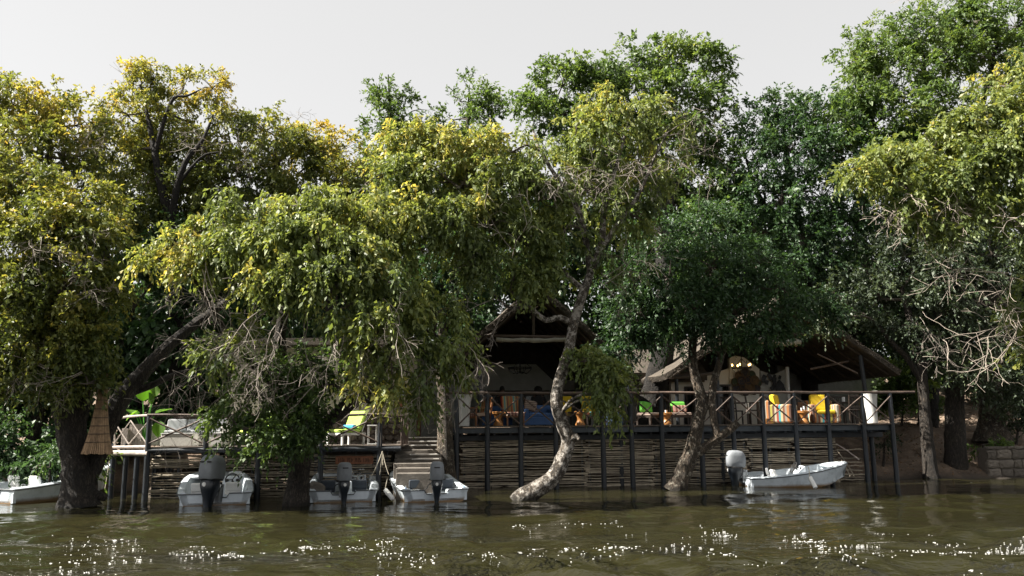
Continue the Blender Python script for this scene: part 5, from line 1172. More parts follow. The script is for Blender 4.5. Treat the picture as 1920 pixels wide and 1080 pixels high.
# woodland far behind
g = np.random.default_rng(91)
blobs = []
for k in range(64):
    x = -30 + 62 * (k % 32) / 31 + g.normal(0, .5); y = 41 + g.uniform(-1, 3); z = ter(x, y) + (1.2 if k < 32 else 4.2) + g.uniform(-.5, .8)
    blobs.append((x, y, z, 1.7, 1.5, 1.9, -.1, 1))
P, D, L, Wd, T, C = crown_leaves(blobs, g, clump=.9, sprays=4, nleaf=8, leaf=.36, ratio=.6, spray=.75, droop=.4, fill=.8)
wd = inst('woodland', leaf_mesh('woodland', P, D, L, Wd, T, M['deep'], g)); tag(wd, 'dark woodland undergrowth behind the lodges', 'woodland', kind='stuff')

# white flecks modelled in place of sun glints on the water
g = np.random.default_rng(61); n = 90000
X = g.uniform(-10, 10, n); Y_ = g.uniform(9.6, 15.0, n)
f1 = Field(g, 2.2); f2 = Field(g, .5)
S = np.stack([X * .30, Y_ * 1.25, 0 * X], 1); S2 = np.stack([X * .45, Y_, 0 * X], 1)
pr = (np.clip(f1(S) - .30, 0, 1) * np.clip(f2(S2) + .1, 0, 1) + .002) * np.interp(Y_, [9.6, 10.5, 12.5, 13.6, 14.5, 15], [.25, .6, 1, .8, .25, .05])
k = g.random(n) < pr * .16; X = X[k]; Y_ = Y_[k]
# streaks of flecks laid where the glint lines run
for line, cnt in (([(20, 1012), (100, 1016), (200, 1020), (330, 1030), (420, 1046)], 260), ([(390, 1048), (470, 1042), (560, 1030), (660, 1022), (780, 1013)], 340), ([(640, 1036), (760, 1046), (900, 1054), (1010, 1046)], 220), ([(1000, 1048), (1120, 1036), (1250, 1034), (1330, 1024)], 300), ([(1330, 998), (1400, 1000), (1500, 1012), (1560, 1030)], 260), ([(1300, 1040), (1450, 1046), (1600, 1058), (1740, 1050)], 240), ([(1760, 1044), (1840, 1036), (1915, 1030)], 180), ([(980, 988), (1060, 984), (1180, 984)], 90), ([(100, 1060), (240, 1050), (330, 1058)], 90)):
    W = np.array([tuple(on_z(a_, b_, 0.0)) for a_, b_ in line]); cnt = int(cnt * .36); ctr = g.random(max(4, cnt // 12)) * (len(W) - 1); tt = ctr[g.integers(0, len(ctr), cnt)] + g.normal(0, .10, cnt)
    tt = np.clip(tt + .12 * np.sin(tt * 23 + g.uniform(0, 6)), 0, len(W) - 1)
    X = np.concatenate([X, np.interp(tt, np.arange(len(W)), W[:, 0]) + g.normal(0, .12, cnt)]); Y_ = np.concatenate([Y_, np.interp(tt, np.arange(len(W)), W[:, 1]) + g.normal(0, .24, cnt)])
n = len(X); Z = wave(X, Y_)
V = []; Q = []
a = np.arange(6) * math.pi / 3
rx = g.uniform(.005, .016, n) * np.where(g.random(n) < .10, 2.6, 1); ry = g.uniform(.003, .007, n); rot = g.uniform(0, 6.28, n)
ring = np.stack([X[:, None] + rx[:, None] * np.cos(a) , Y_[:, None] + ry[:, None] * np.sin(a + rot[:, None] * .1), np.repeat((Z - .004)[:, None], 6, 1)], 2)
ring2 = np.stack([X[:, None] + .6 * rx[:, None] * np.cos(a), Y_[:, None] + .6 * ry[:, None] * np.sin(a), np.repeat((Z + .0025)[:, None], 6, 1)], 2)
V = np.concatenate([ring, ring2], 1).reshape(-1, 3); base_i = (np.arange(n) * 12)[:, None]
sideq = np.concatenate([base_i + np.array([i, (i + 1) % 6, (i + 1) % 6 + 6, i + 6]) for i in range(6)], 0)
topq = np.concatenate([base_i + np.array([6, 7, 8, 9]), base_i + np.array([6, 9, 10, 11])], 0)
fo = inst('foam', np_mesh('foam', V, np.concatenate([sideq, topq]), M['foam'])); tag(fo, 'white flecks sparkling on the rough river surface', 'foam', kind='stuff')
print('FOAM', n)

# ================================================================== boats
BOATS = 'white motor boats moored below the decks'
def se_ring(cx, cy_, z, rx, ry, p=3.2, n=18, fx=0):
    out = []
    for k in range(n):
        a = 2 * math.pi * k / n; c, s = math.cos(a), math.sin(a)
        out.append(Vector((cx + rx * math.copysign(abs(c) ** (2 / p), c), cy_ + ry * math.copysign(abs(s) ** (2 / p), s), z)))
    return out
def outboard(boat, x, z, steer=0, tilt=0, sc=1.0, covered=True):
    """engine part of a boat; its transom clamp is at (x, 0, z), it looks aft (-x)"""
    e_ = inst('outboard_motor', MB().box((.02, 0, -.06), (.10, .22, .26)).box((-.08, 0, -.02), (.16, .12, .12)).box((.06, .09, -.02), (.05, .04, .30)).box((.06, -.09, -.02), (.05, .04, .30)).mesh('outboard_motor', M['metal']), boat, (x, 0, z), (0, tilt, steer), (sc, sc * .88, sc))
    mb = MB()
    mb.loft([se_ring(-.20, 0, zz, rx, ry, 2.8) for zz, rx, ry in ((.18, .17, .145), (.10, .20, .155), (.0, .17, .13), (-.12, .12, .09), (-.32, .085, .055), (-.55, .075, .042), (-.80, .085, .04))])
    mb.build('drive_leg', M['black'], e_, True)
    MB().box((-.24, 0, -.56), (.34, .20, .02)).build('cavitation_plate', M['black'], e_)
    MB().tube([(-.40, 0, -.72), (-.26, 0, -.72), (0, 0, -.72), (.04, 0, -.72)], [.02, .05, .055, .02], 8).build('gearcase', M['black'], e_, True)
    pr = MB()
    for k in range(3):
        a = k * 2.09; pr.add([(-.38, .02 * math.cos(a), -.72 + .02 * math.sin(a)), (-.40, .11 * math.cos(a - .4), -.72 + .11 * math.sin(a - .4)), (-.36, .12 * math.cos(a + .3), -.72 + .12 * math.sin(a + .3))], [(0, 1, 2)])
    pr.build('propeller', M['metal'], e_)
    cw = MB().loft([se_ring(-.19 - sh, 0, zz, rx, ry, pp) for zz, rx, ry, pp, sh in ((.185, .215, .17, 3, 0), (.22, .245, .19, 3.2, 0), (.34, .25, .192, 3.4, 0), (.46, .24, .185, 3.4, .005), (.545, .215, .17, 3.2, .01), (.59, .165, .135, 2.8, .015), (.605, .08, .07, 2.4, .02))]).build('cowl', M['cowl'], e_, True)
    for sy in ((0,) if sc < 1.3 else (-.075, .075)):
        MB().rbox((-.435, sy, .475), (.02, .15 if sc < 1.3 else .09, .028), .006, (0, -.12, 0)).build('vent', M['blackrub'], e_)
    MB().torus((-.19, 0, .192), .21, .012, (0, 0, 0), 24, 5).build('cowl_seam', M['blackrub'], e_, True)
    em = MB().lathe((0, 0, 0), [(.038, 0), (.036, .012)], 14).build('emblem', M['white'], e_, False, (-.392, 0, .10), (0, R(-100), 0))
    return e_
def boat(label, loc, rz, seed, engine=True, steer=0, tilt=0, esc=1.0, seats='white', console_y=-.30, heel=0, stripe=False, L=2.35, wheel=True, sharp=False):
    t = thing('motor_boat', label, 'boat', loc, rz, BOATS); t.rotation_euler = (heel, R(-1.0), rz)
    f_ = [0, .02, .16, .34, .52, .68, .80, .89, .95, .985, 1.0]
    bg_ = [.84, .86, .885, .89, .885, .865, .82, .75, .66, .56, .44]
    if sharp: bg_ = [.84, .86, .885, .88, .84, .76, .63, .48, .33, .20, .10]
    zg_ = [.30, .30, .315, .35, .41, .475, .54, .585, .615, .63, .635]
    rings = []; inner = []
    for i, fr in enumerate(f_):
        x = fr * L; b = bg_[i]; zg = zg_[i]; rise = max(0, (fr - .62) / .38) ** 2
        zc = -.02 + rise * .28; zk = -.14 + rise * .42; bc = b * (.84 - .2 * rise)
        inn = max(.015, b - .17); il = max(.01, b - .24)
        xb = x - (.0 if fr < .9 else 0)
        xk = x - rise * .38
        fl = .07 + rise * .14
        h = [(xk, 0, zk), (xk + .02 * rise, bc * .5, zk * .5 + zc * .5 - .01), (x - rise * .22, bc, zc), (x - rise * .04, b * .97, zg * .72 + zc * .28), (x, b, zg - .03), (x, b, zg), (x, b - .03, zg + .025), (x - .02 * rise, inn + .02, zg + .025), (x - .03 * rise, inn, zg + .005), (x - .08 * rise, il, fl), (x - .08 * rise, 0, fl)]
        ring = [Vector(p) for p in h] + [Vector((p[0], -p[1], p[2])) for p in h[-2:0:-1]]
        rings.append(ring)
    MB().loft(rings).build('hull', M['hull'], t, True)
    # transom with a cut-out for the engine
    tb = MB()
    for y0, y1, top in ((-.81, -.30, .30), (-.30, .30, .21), (.30, .81, .30)):
        tb.rbox((.035, (y0 + y1) / 2, (top - .02) / 2 + .01), (.07, y1 - y0 - .001, top - .02), .008)
    tb.build('transom', M['gel'], t)
    for s in (-1, 1):
        MB().tube([Vector((f_[i] * L + .012 * (i == 10), s * (bg_[i] + .008), zg_[i] - .015)) for i in range(len(f_))], .018, 6).build('rub_rail', M['rub'], t, True)
    MB().tube([(-.015, -.84, .285), (-.015, -.32, .285), (-.015, -.26, .19), (-.015, .26, .19), (-.015, .32, .285), (-.015, .84, .285)], .016, 6).build('rub_rail', M['rub'], t, True)
    # foredeck
    V = []; idx = [i for i in range(6, len(f_))]
    up = [Vector((f_[i] * L - .02, max(.02, bg_[i] - .12), zg_[i] + .012)) for i in idx]; dn = [Vector((p.x, -p.y, p.z)) for p in up]
    mid = [Vector((p.x, 0, p.z + .03)) for p in up]
    n = len(up); V = up + mid + dn; Fc = []
    for i in range(n - 1): Fc += [(i + n, i + 1 + n, i + 1, i), (i + 2 * n, i + 1 + 2 * n, i + 1 + n, i + n)]
    V += [Vector((p.x, p.y, p.z - .05)) for p in (up[0], mid[0], dn[0])]; m_ = 3 * n
    Fc += [(0, n, m_ + 1, m_), (n, 2 * n, m_ + 2, m_ + 1)]
    MB().add(V, Fc).build('foredeck', M['gelin'], t, True)
    MB().rbox((L * .80, 0, .22), (.22, 1.0, .26), .04).build('bow_locker', M['gelin'], t)
    # aft splash box beside the engine, seats, console
    for s in (-1, 1): MB().rbox((.22, s * .52, .20), (.28, .40, .14), .03).build('stern_box', M['gelin'], t)
    sm = M['seatw'] if seats == 'white' else M['blueseat']
    for s in (-1, 1):
        st = MB().rbox((L * .30, s * .40, .25), (.32, .38, .10), .03).build('seat', sm, t)
        MB().rbox((L * .30 - .16, s * .40, .40), (.08, .38, .22), .03, (0, R(-9), 0)).build('backrest', sm, st)
        MB().box((L * .30, s * .40, .14), (.26, .28, .14)).build('pedestal', M['gelin'], st)
    cs = MB().add([(L * .50, console_y - .26, .08), (L * .50 + .30, console_y - .26, .08), (L * .50 + .30, console_y + .26, .08), (L * .50, console_y + .26, .08),
                   (L * .50 + .05, console_y - .25, .40), (L * .50 + .26, console_y - .23, .56), (L * .50 + .26, console_y + .23, .56), (L * .50 + .05, console_y + .25, .40)],
                  [(3, 2, 1, 0), (4, 5, 6, 7), (0, 1, 5, 4), (1, 2, 6, 5), (2, 3, 7, 6), (3, 0, 4, 7)]).build('console', M['gel'], t)
    if wheel:
        c = Vector((L * .50 - .02, console_y, .52)); rot = (0, R(-58), 0)
        wh = MB().torus(c, .17, .016, rot, 24, 6)
        Mx = Euler(rot).to_matrix()
        for a in (R(90), R(210), R(330)): wh.rod(c, c + Mx @ Vector((.165 * math.cos(a), .165 * math.sin(a), 0)), .012, 5)
        wh.rod(c, c + Mx @ Vector((0, 0, -.14)), .022, 6)
        wh.build('steering_wheel', M['blackrub'], t, True)
        MB().lathe((0, 0, 0), [(.045, 0), (.045, .02)], 14).build('gauge', M['blackrub'], cs, False, (L * .5 + .16, console_y + .13, .49), (0, R(-38), 0))
        MB().lathe((0, 0, 0), [(.045, 0), (.045, .02)], 14).build('gauge', M['blackrub'], cs, False, (L * .5 + .16, console_y - .13, .49), (0, R(-38), 0))
    if stripe:
        for s in (-1, 1): MB().rbox((.30, s * .76, .332), (.55, .03, .008), .003).build('blue_line', M['bluestripe'], t)
    for s in (-1, 1): MB().torus((.0 + .25, s * .74, .335), .05, .008, (R(90), 0, 0), 8, 5, math.pi).build('cleat', M['metal'], t, True)
    if engine: outboard(t, -.03, .34, steer, tilt, esc)
    else: pass
    # fuel hose from engine into the boat
    if engine: MB().tube([(-.10, .10, .48), (.02, .20, .42), (.10, .22, .33), (.20, .26, .28)], .014, 6).build('fuel_hose', M['blackrub'], t, True)
    return t
def wl(px, py): p = on_z(px, py, 0.0); return (p.x, p.y, 0.0)
boat('boat with white seats and the largest engine cover, left of the three', wl(403, 948), R(109), 1, True, R(-30), R(8), 1.4, 'white', -.38)
boat('middle boat of the three with dark seats and a black engine leg', wl(643, 942), R(101), 2, True, R(6), R(3), 1.08, 'dark', -.34)
boat('boat with blue lines at the foot of the stone steps', wl(818, 940), R(110), 3, True, R(-14), R(2), 1.08, 'dark', -.05, stripe=True)
boat('boat lying side on before the right end of the large deck', wl(1396, 911), R(-1), 4, True, R(4), R(4), 1.2, 'white', .05, heel=R(2), L=3.15, sharp=True)
_lb = boat('boat with a wheel and no engine in view, cut by the left picture edge', (wl(14, 946)[0] + .84 * math.cos(R(147)), wl(14, 946)[1] + .84 * math.sin(R(147)), 0), R(62), 5, False, 0, 0, 1, 'white', -.2, L=2.9, sharp=True)
_lb.scale = (1.15, 1.15, 1.25)
def fender(label, a, b, r=.085):
    p, q = Vector(a), Vector(b); t = thing('boat_fender', label, 'fender', p, 0, 'boat fenders')
    d = q - p
    MB().tube([d * s for s in (0, .06, .14, .5, .86, .94, 1.0)], [.02, .06, r, r, r, .06, .02], 10).build('body', M['white'], t, True)
    MB().tube([d * 0, Vector((.02, .06, .16)), Vector((.03, .12, .26))], .010, 5).build('lanyard', M['rope'], t, True)
fender('white fender hanging at an angle between the two boats by the steps', at(722, 918, 21.0), at(737, 936, 20.7), .06)
fender('white fender hanging from the side of the right boat', at(1518, 894, 22.3), at(1530, 916, 22.1), .06)
# propped dinghy bow seen beside the split trunk
pl = thing('grey_slab', 'grey slab of stone showing between the split trunk and the middle boat', 'stone', at(588, 930, 21.2))
MB().rbox((0, 0, 0), (.4, .4, .7), .10, (.1, .35, .4)).build('slab', M['concrete'], pl)
# mooring ropes
def rope(label, pts, r=.009, n=14, sag=.05):
    W = [Vector(p) for p in pts]; t = thing('mooring_rope', label, 'rope', W[0], 0, 'mooring ropes')
    out = []
    for a, b in zip(W[:-1], W[1:]):
        for k in range(n):
            s = k / n; out.append(a.lerp(b, s) - W[0] - Vector((0, 0, sag * 4 * s * (1 - s))))
    out.append(W[-1] - W[0]); MB().tube(out, r, 5).build('strand', M['rope'], t, True)
top = at(717, 846, 22.05)
for lab, q in (('rope slanting from the deck corner to the middle boat', at(696, 893, 21.7)), ('rope hanging almost straight down from the deck corner', at(712, 890, 21.8)), ('rope slanting from the deck corner to the boat by the steps', at(729, 890, 21.8)), ('short loop of rope hanging from the deck corner', at(718, 872, 22.0))):
    rope(lab, [top, q])
rope('thin line from the low deck down to the boat with white seats', [at(476, 857, 22.0), at(440, 895, 21.4)], .006)
rope('rope stretched from the thick trunk to the pale end log', [at(168, 878, 20.6), at(190, 858, 21.4), at(213, 848, 22.4)], .012)
rope('rope dangling from the pale end log', [at(207, 850, 22.4), at(202, 885, 22.3), at(196, 919, 22.2)], .010)

# ================================================================== furniture on the large deck
def on_deck(name, label, cat, px, v, rz=0, group=None, py=797):
    return thing(name, label, cat, dpt(deck_uv(px, v, py), v, DECK_Z + .004), YAW + rz, group)
def legs(t, w_, d_, h, mat, r=.025, sq=True, splay=0):
    for a in (-1, 1):
        for b in (-1, 1):
            (MB().box((a * w_ / 2, b * d_ / 2, h / 2), (r * 2, r * 2, h)) if sq else MB().tube([(a * (w_ / 2 + splay), b * (d_ / 2 + splay), 0), (a * w_ / 2, b * d_ / 2, h)], r, 6)).build('leg', M[mat], t)
def pot(label, px, v, lean=0):
    t = on_deck('white_pot', label, 'pot', px, v, 0, 'tall white pots'); t.rotation_euler = (0, lean, YAW)
    prof = [(.155, 0), (.165, .02)]
    for k in range(26):
        z = .04 + k * .036; r = .165 + .085 * (k / 25) ** 2.2; prof += [(r + .004, z), (r - .003, z + .018)]
    prof += [(.262, .985), (.27, 1.0), (.27, 1.03), (.255, 1.04), (.23, 1.0), (.20, .7)]
    MB().lathe((0, 0, 0), prof, 24).build('vessel', M['pot'], t, True)
    return t
pot('tall white ribbed pot at the left corner of the large deck', 870, .42)
pot('tall white ribbed pot at the right corner of the large deck', 1637, .42, R(-3))
# yellow stem stuck in the left pot
st = thing('yellow_stem', 'yellow broken stem standing in the left white pot', 'stem', dpt(deck_uv(868, .42), .42, DECK_Z + .72)); MB().tube([(0, 0, 0), (-.01, 0, .35), (-.05, 0, .62), (-.04, 0, .75)], [.03, .028, .024, .01], 7).build('stalk', M['yellow'], st, True)
def wood_armchair(label, px, v, rz):
    t = on_deck('wooden_armchair', label, 'armchair', px, v, rz)
    for a in (-1, 1):
        MB().box((a * .29, -.26, .28), (.045, .06, .56)).build('leg', M['wood'], t); MB().box((a * .29, .28, .36), (.045, .06, .78), (R(-10), 0, 0)).build('leg', M['wood'], t)
        MB().rbox((a * .29, -.02, .58), (.07, .62, .035), .01).build('armrest', M['wood'], t)
    MB().rbox((0, -.02, .36), (.53, .52, .12), .03, (R(4), 0, 0)).build('seat_cushion', M['stripec'], t)
    b = MB().rbox((0, .27, .62), (.50, .10, .52), .03, (R(-12), 0, 0)).build('back_cushion', M['stripeb'], t)
    for k in range(4): MB().box((-.21 + .14 * k, .34, .6), (.05, .02, .62), (R(-12), 0, 0)).build('back_slat', M['wood'], t)
    for z in (.27,): MB().box((0, -.27, z), (.535, .03, .06)).build('seat_rail', M['wood'], t)
wood_armchair('brown wooden armchair with striped cushions beside the left white pot', 896, 1.3, R(-62))
def stripe_chair(label, px, v, rz, back='stripeb', seat='stripec', frame='wood', cat='chair'):
    t = on_deck('striped_chair', label, cat, px, v, rz)
    legs(t, .56, .5, .3, frame)
    MB().rbox((0, -.02, .37), (.60, .58, .13), .03).build('seat_cushion', M[seat], t)
    MB().rbox((0, .28, .66), (.60, .12, .60), .03, (R(-10), 0, 0)).build('back_cushion', M[back], t)
    for a in (-1, 1): MB().rbox((a * .325, .0, .42), (.045, .58, .05), .01).build('armrest', M[frame], t)
    MB().box((0, 0, .285), (.62, .56, .03)).build('seat_frame', M[frame], t)
    return t
stripe_chair('chair with a boldly striped back left of the blue sofa', 962, 1.5, R(12))
stripe_chair('yellow backed chair partly hidden by the leaning trunk', 1052, 1.8, R(-24), 'yellow', 'stripeb', 'darkwood')
stripe_chair('yellow backed chair seen through the low leafy branch', 1113, 1.5, R(6), 'yellow', 'stripeb', 'darkwood')
def sofa(label, px, v, w_, rz, mat, name='blue_sofa', arm=.16):
    t = on_deck(name, label, 'sofa', px, v, rz)
    MB().rbox((0, 0, .15), (w_, .75, .26), .02).build('base', M[mat], t)
    n = max(1, round(w_ / .75))
    for k in range(n): MB().rbox((-w_ / 2 + arm + (k + .5) * (w_ - 2 * arm) / n, -.04, .34), ((w_ - 2 * arm) / n - .01, .66, .14), .04).build('seat_cushion', M[mat], t)
    MB().rbox((0, .33, .42), (w_, .16, .5), .05).build('backrest', M[mat], t)
    for s in (-1, 1): MB().rbox((s * (w_ / 2 - arm / 2), -.02, .36), (arm - .006, .72, .36), .04).build('arm', M[mat], t)
    return t
sofa('blue sofa with a striped pillow left of the leaning trunk', 1008, 1.7, 1.05, R(4), 'bluefab')
sofa('low blue sofa behind the wooden armchair', 925, 2.6, 1.2, 0, 'bluefab')
pw = thing('striped_pillow', 'brown and cream striped pillow on the blue sofa', 'pillow', dpt(deck_uv(995, 1.45), 1.45, DECK_Z + .52), YAW)
MB().rbox((0, 0, .12), (.40, .12, .36), .05, (R(-20), R(12), 0)).build('cover', M['zebra'], pw)
def stool(label, px, v, h=.42, s=1.0):
    t = on_deck('hourglass_stool', label, 'stool', px, v, 0, 'carved hourglass stools')
    MB().lathe((0, 0, 0), [(.15 * s, 0), (.16 * s, .03), (.13 * s, .10), (.085 * s, h * .45), (.10 * s, h * .6), (.15 * s, h * .85), (.18 * s, h - .04), (.185 * s, h)], 18).build('body', M['orangewood'], t, True)
    MB().lathe((0, 0, h), [(.19 * s, 0.001), (.195 * s, .012), (.18 * s, .025)], 18).build('top', M['orangewood'], t, True)
stool('carved stool between the wooden armchair and the striped chair', 934, 1.0)
stool('carved stool right of the leaning trunk', 1088, .95)
stool('carved stool between the two green pillow seats', 1250, 1.0, .36)
stool('carved stool between the two striped armchairs', 1508, 1.1, .40)
ot = on_deck('ribbed_ottoman', 'ribbed blue grey ottoman under the low leafy branch', 'ottoman', 1150, 1.2); MB().lathe((0, 0, 0), [(.30, 0), (.32, .03), (.32, .38), (.29, .42), (.0, .43)], 30, False).build('body', M['striped_blue'], ot, True)
def pillow_seat(label, px, v, rz, extra=False):
    t = on_deck('low_lounge_chair', label, 'chair', px, v, rz)
    legs(t, .62, .5, .26, 'darkwood', .03); MB().box((0, 0, .255), (.68, .58, .05)).build('frame', M['darkwood'], t)
    MB().rbox((0, -.02, .335), (.66, .58, .10), .03).build('seat_cushion', M['stripec'] if not extra else M['zebra'], t)
    for k in range(5): MB().box((-.26 + .13 * k, .29, .46), (.035, .025, .36), (R(-12), 0, 0)).build('back_slat', M['darkwood'], t)
    return t
for lab, plab, px, rz, q in (('low dark lounge chair nearer the leaning tree', 'green pillow tilted on the lounge chair nearer the leaning tree', 1218, R(38), -.06), ('low dark lounge chair nearer the twin stemmed tree', 'green pillow upright on the lounge chair nearer the twin stemmed tree', 1276, R(-8), .0)):
    t = pillow_seat(lab, px, 1.25, rz, True); u = deck_uv(px, 1.25)
    p = thing('green_pillow', plab, 'pillow', dpt(u + q, 1.42, DECK_Z + .385), YAW + rz * .5, 'green pillows'); MB().rbox((0, 0, .19), (.48, .13, .38), .06, (R(-16), R(8) if q else 0, 0)).build('cover', M['green'], p)
p = thing('brown_pillow', 'brown patterned pillow in front of the upright green one', 'pillow', dpt(deck_uv(1276, 1.2), 1.2, DECK_Z + .385), YAW); MB().rbox((0, 0, .13), (.46, .10, .24), .05, (R(-14), 0, 0)).build('cover', M['stripec'], p)
cu = thing('white_cup', 'small white cup on the stool between the green pillow seats', 'cup', dpt(deck_uv(1250, 1.0), 1.0, DECK_Z + .392)); MB().lathe((0, 0, 0), [(.035, 0), (.045, .08), (.04, .08), (.03, .01)], 12).build('body', M['white'], cu, True)
def striped_armchair(label, px, v, rz):
    t = on_deck('striped_armchair', label, 'armchair', px, v, rz, 'striped armchairs with yellow cushions')
    MB().rbox((0, 0, .17), (.86, .78, .30), .03).build('base', M['stripe'], t)
    for s in (-1, 1): MB().rbox((s * .40, -.01, .34), (.15, .80, .60), .05).build('arm', M['stripe'], t)
    MB().rbox((0, .36, .45), (.94, .16, .66), .05).build('backrest', M['stripe'], t)
    MB().rbox((0, -.08, .385), (.63, .66, .14), .05).build('seat_cushion', M['yellow'], t)
    MB().rbox((0, .21, .70), (.63, .17, .56), .06, (R(-10), 0, 0)).build('back_cushion', M['yellow'], t)
striped_armchair('striped armchair with yellow cushions turned sideways, nearer the twin stemmed tree', 1468, 1.35, R(52))
striped_armchair('striped armchair with yellow cushions facing the water, nearer the right pot', 1543, 1.35, R(-8))
for lab, px, h in (('glass tumbler on the stool between the striped armchairs', 1505, .10), ('taller glass on the stool between the striped armchairs', 1510, .15)):
    gq = thing('drinking_glass', lab, 'glass', dpt(deck_uv(px, 1.1), 1.1, DECK_Z + .43)); MB().lathe((0, 0, 0), [(.028, 0), (.034, h), (.030, h), (.025, .01)], 10).build('body', M['signwhite'], gq, True)
def dining_chair(label, px, v, rz, mat='darkwood'):
    t = on_deck('slatted_chair', label, 'chair', px, v, rz, 'dark slatted dining chairs'); legs(t, .40, .38, .44, mat, .02)
    MB().rbox((0, 0, .46), (.44, .44, .04), .01).build('seat', M[mat], t)
    for a in (-1, 1): MB().box((a * .20, .21, .70), (.035, .035, .52), (R(-7), 0, 0)).build('back_post', M[mat], t)
    for z in (.93, .55): MB().box((0, .215 + (z - .7) * .12, z), (.37, .025, .06)).build('back_rail', M[mat], t)
    for k in range(5): MB().box((-.13 + .065 * k, .225, .735), (.02, .015, .33), (R(-7), 0, 0)).build('back_slat', M[mat], t)
def table(label, px, v, w_, d_, h=.74, mat='darkwood'):
    t = on_deck('dining_table', label, 'table', px, v); legs(t, w_ - .12, d_ - .12, h - .04, mat, .035); MB().rbox((0, 0, h - .02), (w_, d_, .04), .01).build('table_top', M[mat], t)
table('dark dining table behind the sawn off limb', 1392, 2.2, 1.0, .8); dining_chair('dark slatted chair at the table, turned sideways by the striped armchair', 1414, 1.9, R(70)); dining_chair('dark slatted chair at the far side of the table behind the sawn off limb', 1378, 2.9, R(10)); dining_chair('dark slatted chair by the cream doorway', 1352, 2.6, R(-30))
cl = thing('white_napkin', 'white cloth hanging from the table behind the sawn off limb', 'cloth', dpt(deck_uv(1404, 1.75), 1.78, DECK_Z + .36)); MB().rbox((0, 0, .18), (.12, .02, .36), .008).build('cloth', M['white'], cl)
table('dark table beside the right white pot', 1588, 2.0, .95, .7); dining_chair('dark slatted chair facing the table by the right pot', 1601, 1.5, R(176)); dining_chair('dark slatted chair behind the table by the right pot', 1612, 2.7, R(5)); dining_chair('dark slatted chair between the table and the yellow armchair', 1574, 2.6, R(-20))
cn = thing('white_candle', 'white candle holder on the table by the right pot', 'candle', dpt(deck_uv(1585, 1.9), 1.9, DECK_Z + .745)); MB().lathe((0, 0, 0), [(.05, 0), (.055, .02), (.05, .16), (.035, .165)], 14).build('holder', M['white'], cn, True)
sb = on_deck('sideboard', 'dark sideboard behind the yellow armchairs', 'sideboard', 1530, 3.3); MB().rbox((0, 0, .42), (1.6, .45, .84), .02).build('body', M['darkwood'], sb)
for k in (-1, 0, 1): MB().rbox((k * .52, -.23, .42), (.48, .02, .7), .008).build('door', M['wood'], sb)
ol = thing('orange_lantern', 'small orange lantern standing above the yellow armchair', 'lantern', dpt(deck_uv(1530, 3.2), 3.2, DECK_Z + .844)); MB().lathe((0, 0, 0), [(.06, 0), (.10, .03), (.10, .22), (.06, .26)], 12).build('shade', M['orange'], ol, True); MB().torus((0, 0, .27), .05, .008, (R(90), 0, 0), 10, 5).build('ring', M['iron'], ol, True)
sq = thing('storage_crate', 'small orange wooden crate at the deck edge before the sideways armchair', 'crate', dpt(deck_uv(1441, .45), .45, DECK_Z + .004), YAW)
for z in (.03, .09, .15):
    for s, d_ in ((-.1, 0), (.1, 0)): MB().box((0, s, z), (.22, .015, .045)).build('slat', M['orangewood'], sq)
    for s in (-1, 1): MB().box((s * .115, 0, z), (.015, .185, .045)).build('slat', M['orangewood'], sq)
